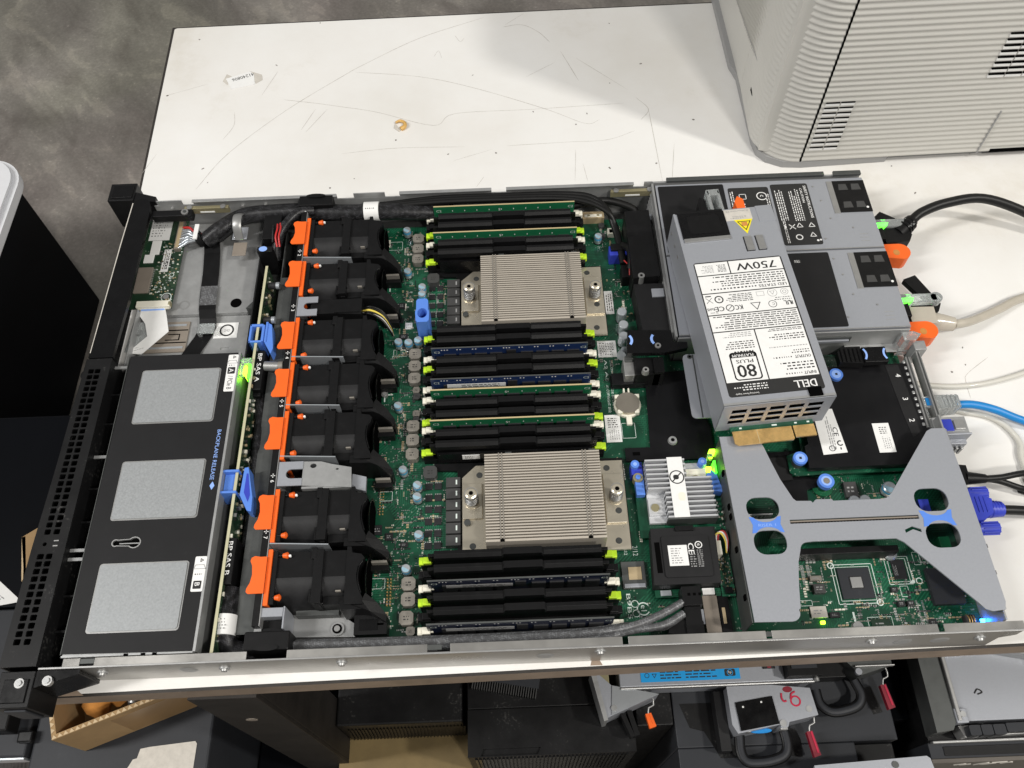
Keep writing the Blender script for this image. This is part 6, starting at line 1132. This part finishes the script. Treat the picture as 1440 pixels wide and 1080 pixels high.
b = MB(); b.prism(arc(585, -13.6, 11, 2.4, 0, 360, 18)[:-1], -272, -270, 'net_blue'); b.box(566, 574, -15, -12, -276, -266, 'bright_metal'); b.box(604, 611, -14, -11, -276, -266, 'bright_metal'); b.build('clip', U2)
U3 = thing('metal_power_unit', 'silver power unit deeper under the table, beside the broad silver drive tray', 'power unit', (700, 90, -299))
b = MB(); b.prism([(683, 50), (696, 35), (730, 44), (730, 180), (683, 180)], -299, -266, 'zinc_dark'); b.box(690, 731, 42.5, 44, -268, -261, 'bright_metal'); b.cyl(693, 38, -266, -262, 3.4, 'bracket_zinc', 14); b.cyl(722, 52, -266, -264, 1.6, 'bright_metal', 10); b.box(655, 684, 36, 80, -299, -276, 'black'); b.build('case', U3, 0.8)
loop(U3, [(694, 34, -284), (698, 20, -284), (693, 10, -284), (680, 5, -284), (664, 4, -284), (654, 12, -284), (652, 26, -284)]); lev(U3, 723, 27, 'maroon')
U4 = thing('metal_power_unit', 'tilted silver power unit with a salmon lever, resting on the black printer', 'power unit', (450, 30, -299))
b = MB(); b.prism([(423, 50), (440, 34), (487, 24), (437, 5), (431, 2)], -299, -264, 'bracket_zinc'); b.prism([(419, 48), (424, 50), (433, 1), (429, 0)], -299, -262, 'zinc'); b.prism([(437, 5.4), (487, 24), (440, 34)], -264, -262.6, 'cap_silver'); b.cyl(440, 12, -262.6, -262, 3, 'zinc', 16); b.box(424, 438, 36, 60, -290, -268, 'brass'); b.build('case', U4, 0.6)
b = MB(); b.prism([(447, 9), (452, 9), (460, -13), (456, -14)], -292, -276, 'black'); b.prism([(454, 11), (459, 12), (465, -12), (460, -13)], -292, -276, 'black'); b.build('rail', U4, 1); lev(U4, 478, 8, 'orange', 14)

BK = thing('brown_printer', 'large dark brown printer with pale handwriting on its front, right below the table edge', 'printer', (860, 90, -720))
b = MB(); b.box(761, 1100, -27, 240, -720, -300, 'case_black'); b.box(761, 1100, -42, -27, -720, -303, 'case_grey'); b.box(775, 1100, -40, -31, -303, -302.2, 'black'); b.box(762, 1100, -46, -42, -720, -306, 'brown_case'); b.box(735, 760, 0, 200, -720, -330, 'tower_black'); b.build('body', BK, 1.5)
b = MB(); y = -46.3
for k, pts in enumerate(([(790, -322), (800, -316), (796, -325), (806, -318)], [(812, -326), (822, -312), (818, -326), (832, -318)], [(826, -314), (840, -310)], [(838, -322), (846, -314), (850, -322)])): b.tube([(x, y, z) for x, z in pts], 0.7, 'torn_label', 6)
b.build('handwriting', BK)
DC = thing('drive_tray', 'broad silver metal tray with dark side and black keys, lying on the brown printer', 'tray', (820, 40, -299))
b = MB(); b.box(785, 1000, -12, 200, -299, -272, 'bracket_zinc'); b.box(782, 786, -12, 200, -299, -266, 'bright_metal'); b.prism([(786, -15), (1000, -15), (1000, -20), (790, -26)], -299, -280, 'bright_metal'); b.box(781, 793, -14, 0, -290, -268, 'bracket_zinc'); b.cyl(788, -6, -268, -266, 3, 'zinc', 14); b.build('tray', DC, 0.8)
b = MB(); b.prism([(760, 60), (781, 60), (781, -12), (776, -20), (759, -22)], -299, -270, 'zinc_dark'); b.box(762, 1000, -29, -26.5, -299, -292, 'bright_metal'); b.build('side_rail', DC, 0.8)
for x0, x1, y0, y1 in ((791, 802, -26, -16.4), (803, 814, -26, -16.4), (815, 827, -26, -16.4), (828, 870, -24, -15.6)):
    b = MB(); b.prism(rrect(x0, x1, y0, y1, 1.6), -292, -268, 'case_grey'); b.build('key', DC, 1.4)
b = MB(); b.prism([(786, 52), (830, 54), (900, 38), (1000, 14), (1000, 150), (786, 150)], -271, -262, 'zinc'); b.prism([(836, 56), (1000, 20), (1000, 150), (836, 150)], -258, -254, 'sky_label'); b.prism([(829, 54), (1000, 16), (1000, 20), (830, 57)], -262, -253, 'bright_metal'); tag(b.build('metal_cover', None, 0.6), 'silver cover with blue label lying on the broad silver tray', 'cover')
b = MB(); b.tube([(808, 14, -271.6), (812, 18, -271.6), (816, 15, -271.6), (811, 13, -271.6)], 0.7, 'ink', 6); b.build('scribble', DC)
b = MB(); b.prism([(625, -49.4), (734, -44.8), (737, -47), (745, -110), (625, -110)], -256, -250, 'bracket_zinc'); b.cyl(702, -51.5, -250, -249, 3.2, 'zinc_dark', 16); tag(b.build('metal_plate', None, 1.5), 'flat pale metal plate with one screw at the bottom edge of the view', 'plate')
b = MB(); b.box(610, 750, -160, -100, -720, -256.4, 'tower_black'); tag(b.build('black_stand', None, 2), 'plain black box that carries the flat pale metal plate', 'box')
# ================================================================== CAMERA, LIGHT, RENDER
cam = bpy.data.cameras.new('camera'); co = bpy.data.objects.new('camera', cam); COL.objects.link(co)
co.location = (0.350004, -0.144851, 0.643572); co.rotation_euler = (0.538435, 0.0201173, -0.0343129)
cam.sensor_width = 36; cam.lens = 36*1198.387/1440; cam.clip_start = 0.01; cam.clip_end = 50
sc.camera = co
def area(name, loc, target, sx, sy, power, col):
    l = bpy.data.lights.new(name, 'AREA'); l.shape = 'RECTANGLE'; l.size = sx; l.size_y = sy; l.energy = power; l.color = col
    o = bpy.data.objects.new(name, l); COL.objects.link(o); o.location = loc
    o.rotation_euler = (Vector(target)-Vector(loc)).to_track_quat('-Z', 'Y').to_euler(); return o
area('ceiling_or_fill_lamp', (2.5, -0.65, 2.6), (0.5, 0.4, 0), 0.22, 0.22, 51, (1.0, 0.965, 0.90))
area('ceiling_or_fill_lamp', (1.15, -1.30, 2.1), (0.5, 0.3, 0), 0.22, 0.22, 25, (1.0, 0.96, 0.90))
area('ceiling_or_fill_lamp', (-1.5, -0.15, 2.0), (0.3, 0.3, 0), 0.25, 1.2, 46, (1.0, 0.98, 0.95))  # added fill lamp without a seen source, softens the printer shadow
w = bpy.data.worlds.new('World'); sc.world = w; w.use_nodes = True
w.node_tree.nodes['Background'].inputs[0].default_value = (1.0, 0.99, 0.96, 1); w.node_tree.nodes['Background'].inputs[1].default_value = 0.25
sc.view_settings.view_transform = 'Standard'; sc.view_settings.look = 'None'; sc.view_settings.exposure = 0; sc.view_settings.gamma = 1; sc.view_settings.use_curve_mapping = False
sc.cycles.max_bounces = 6; sc.cycles.use_denoising = True
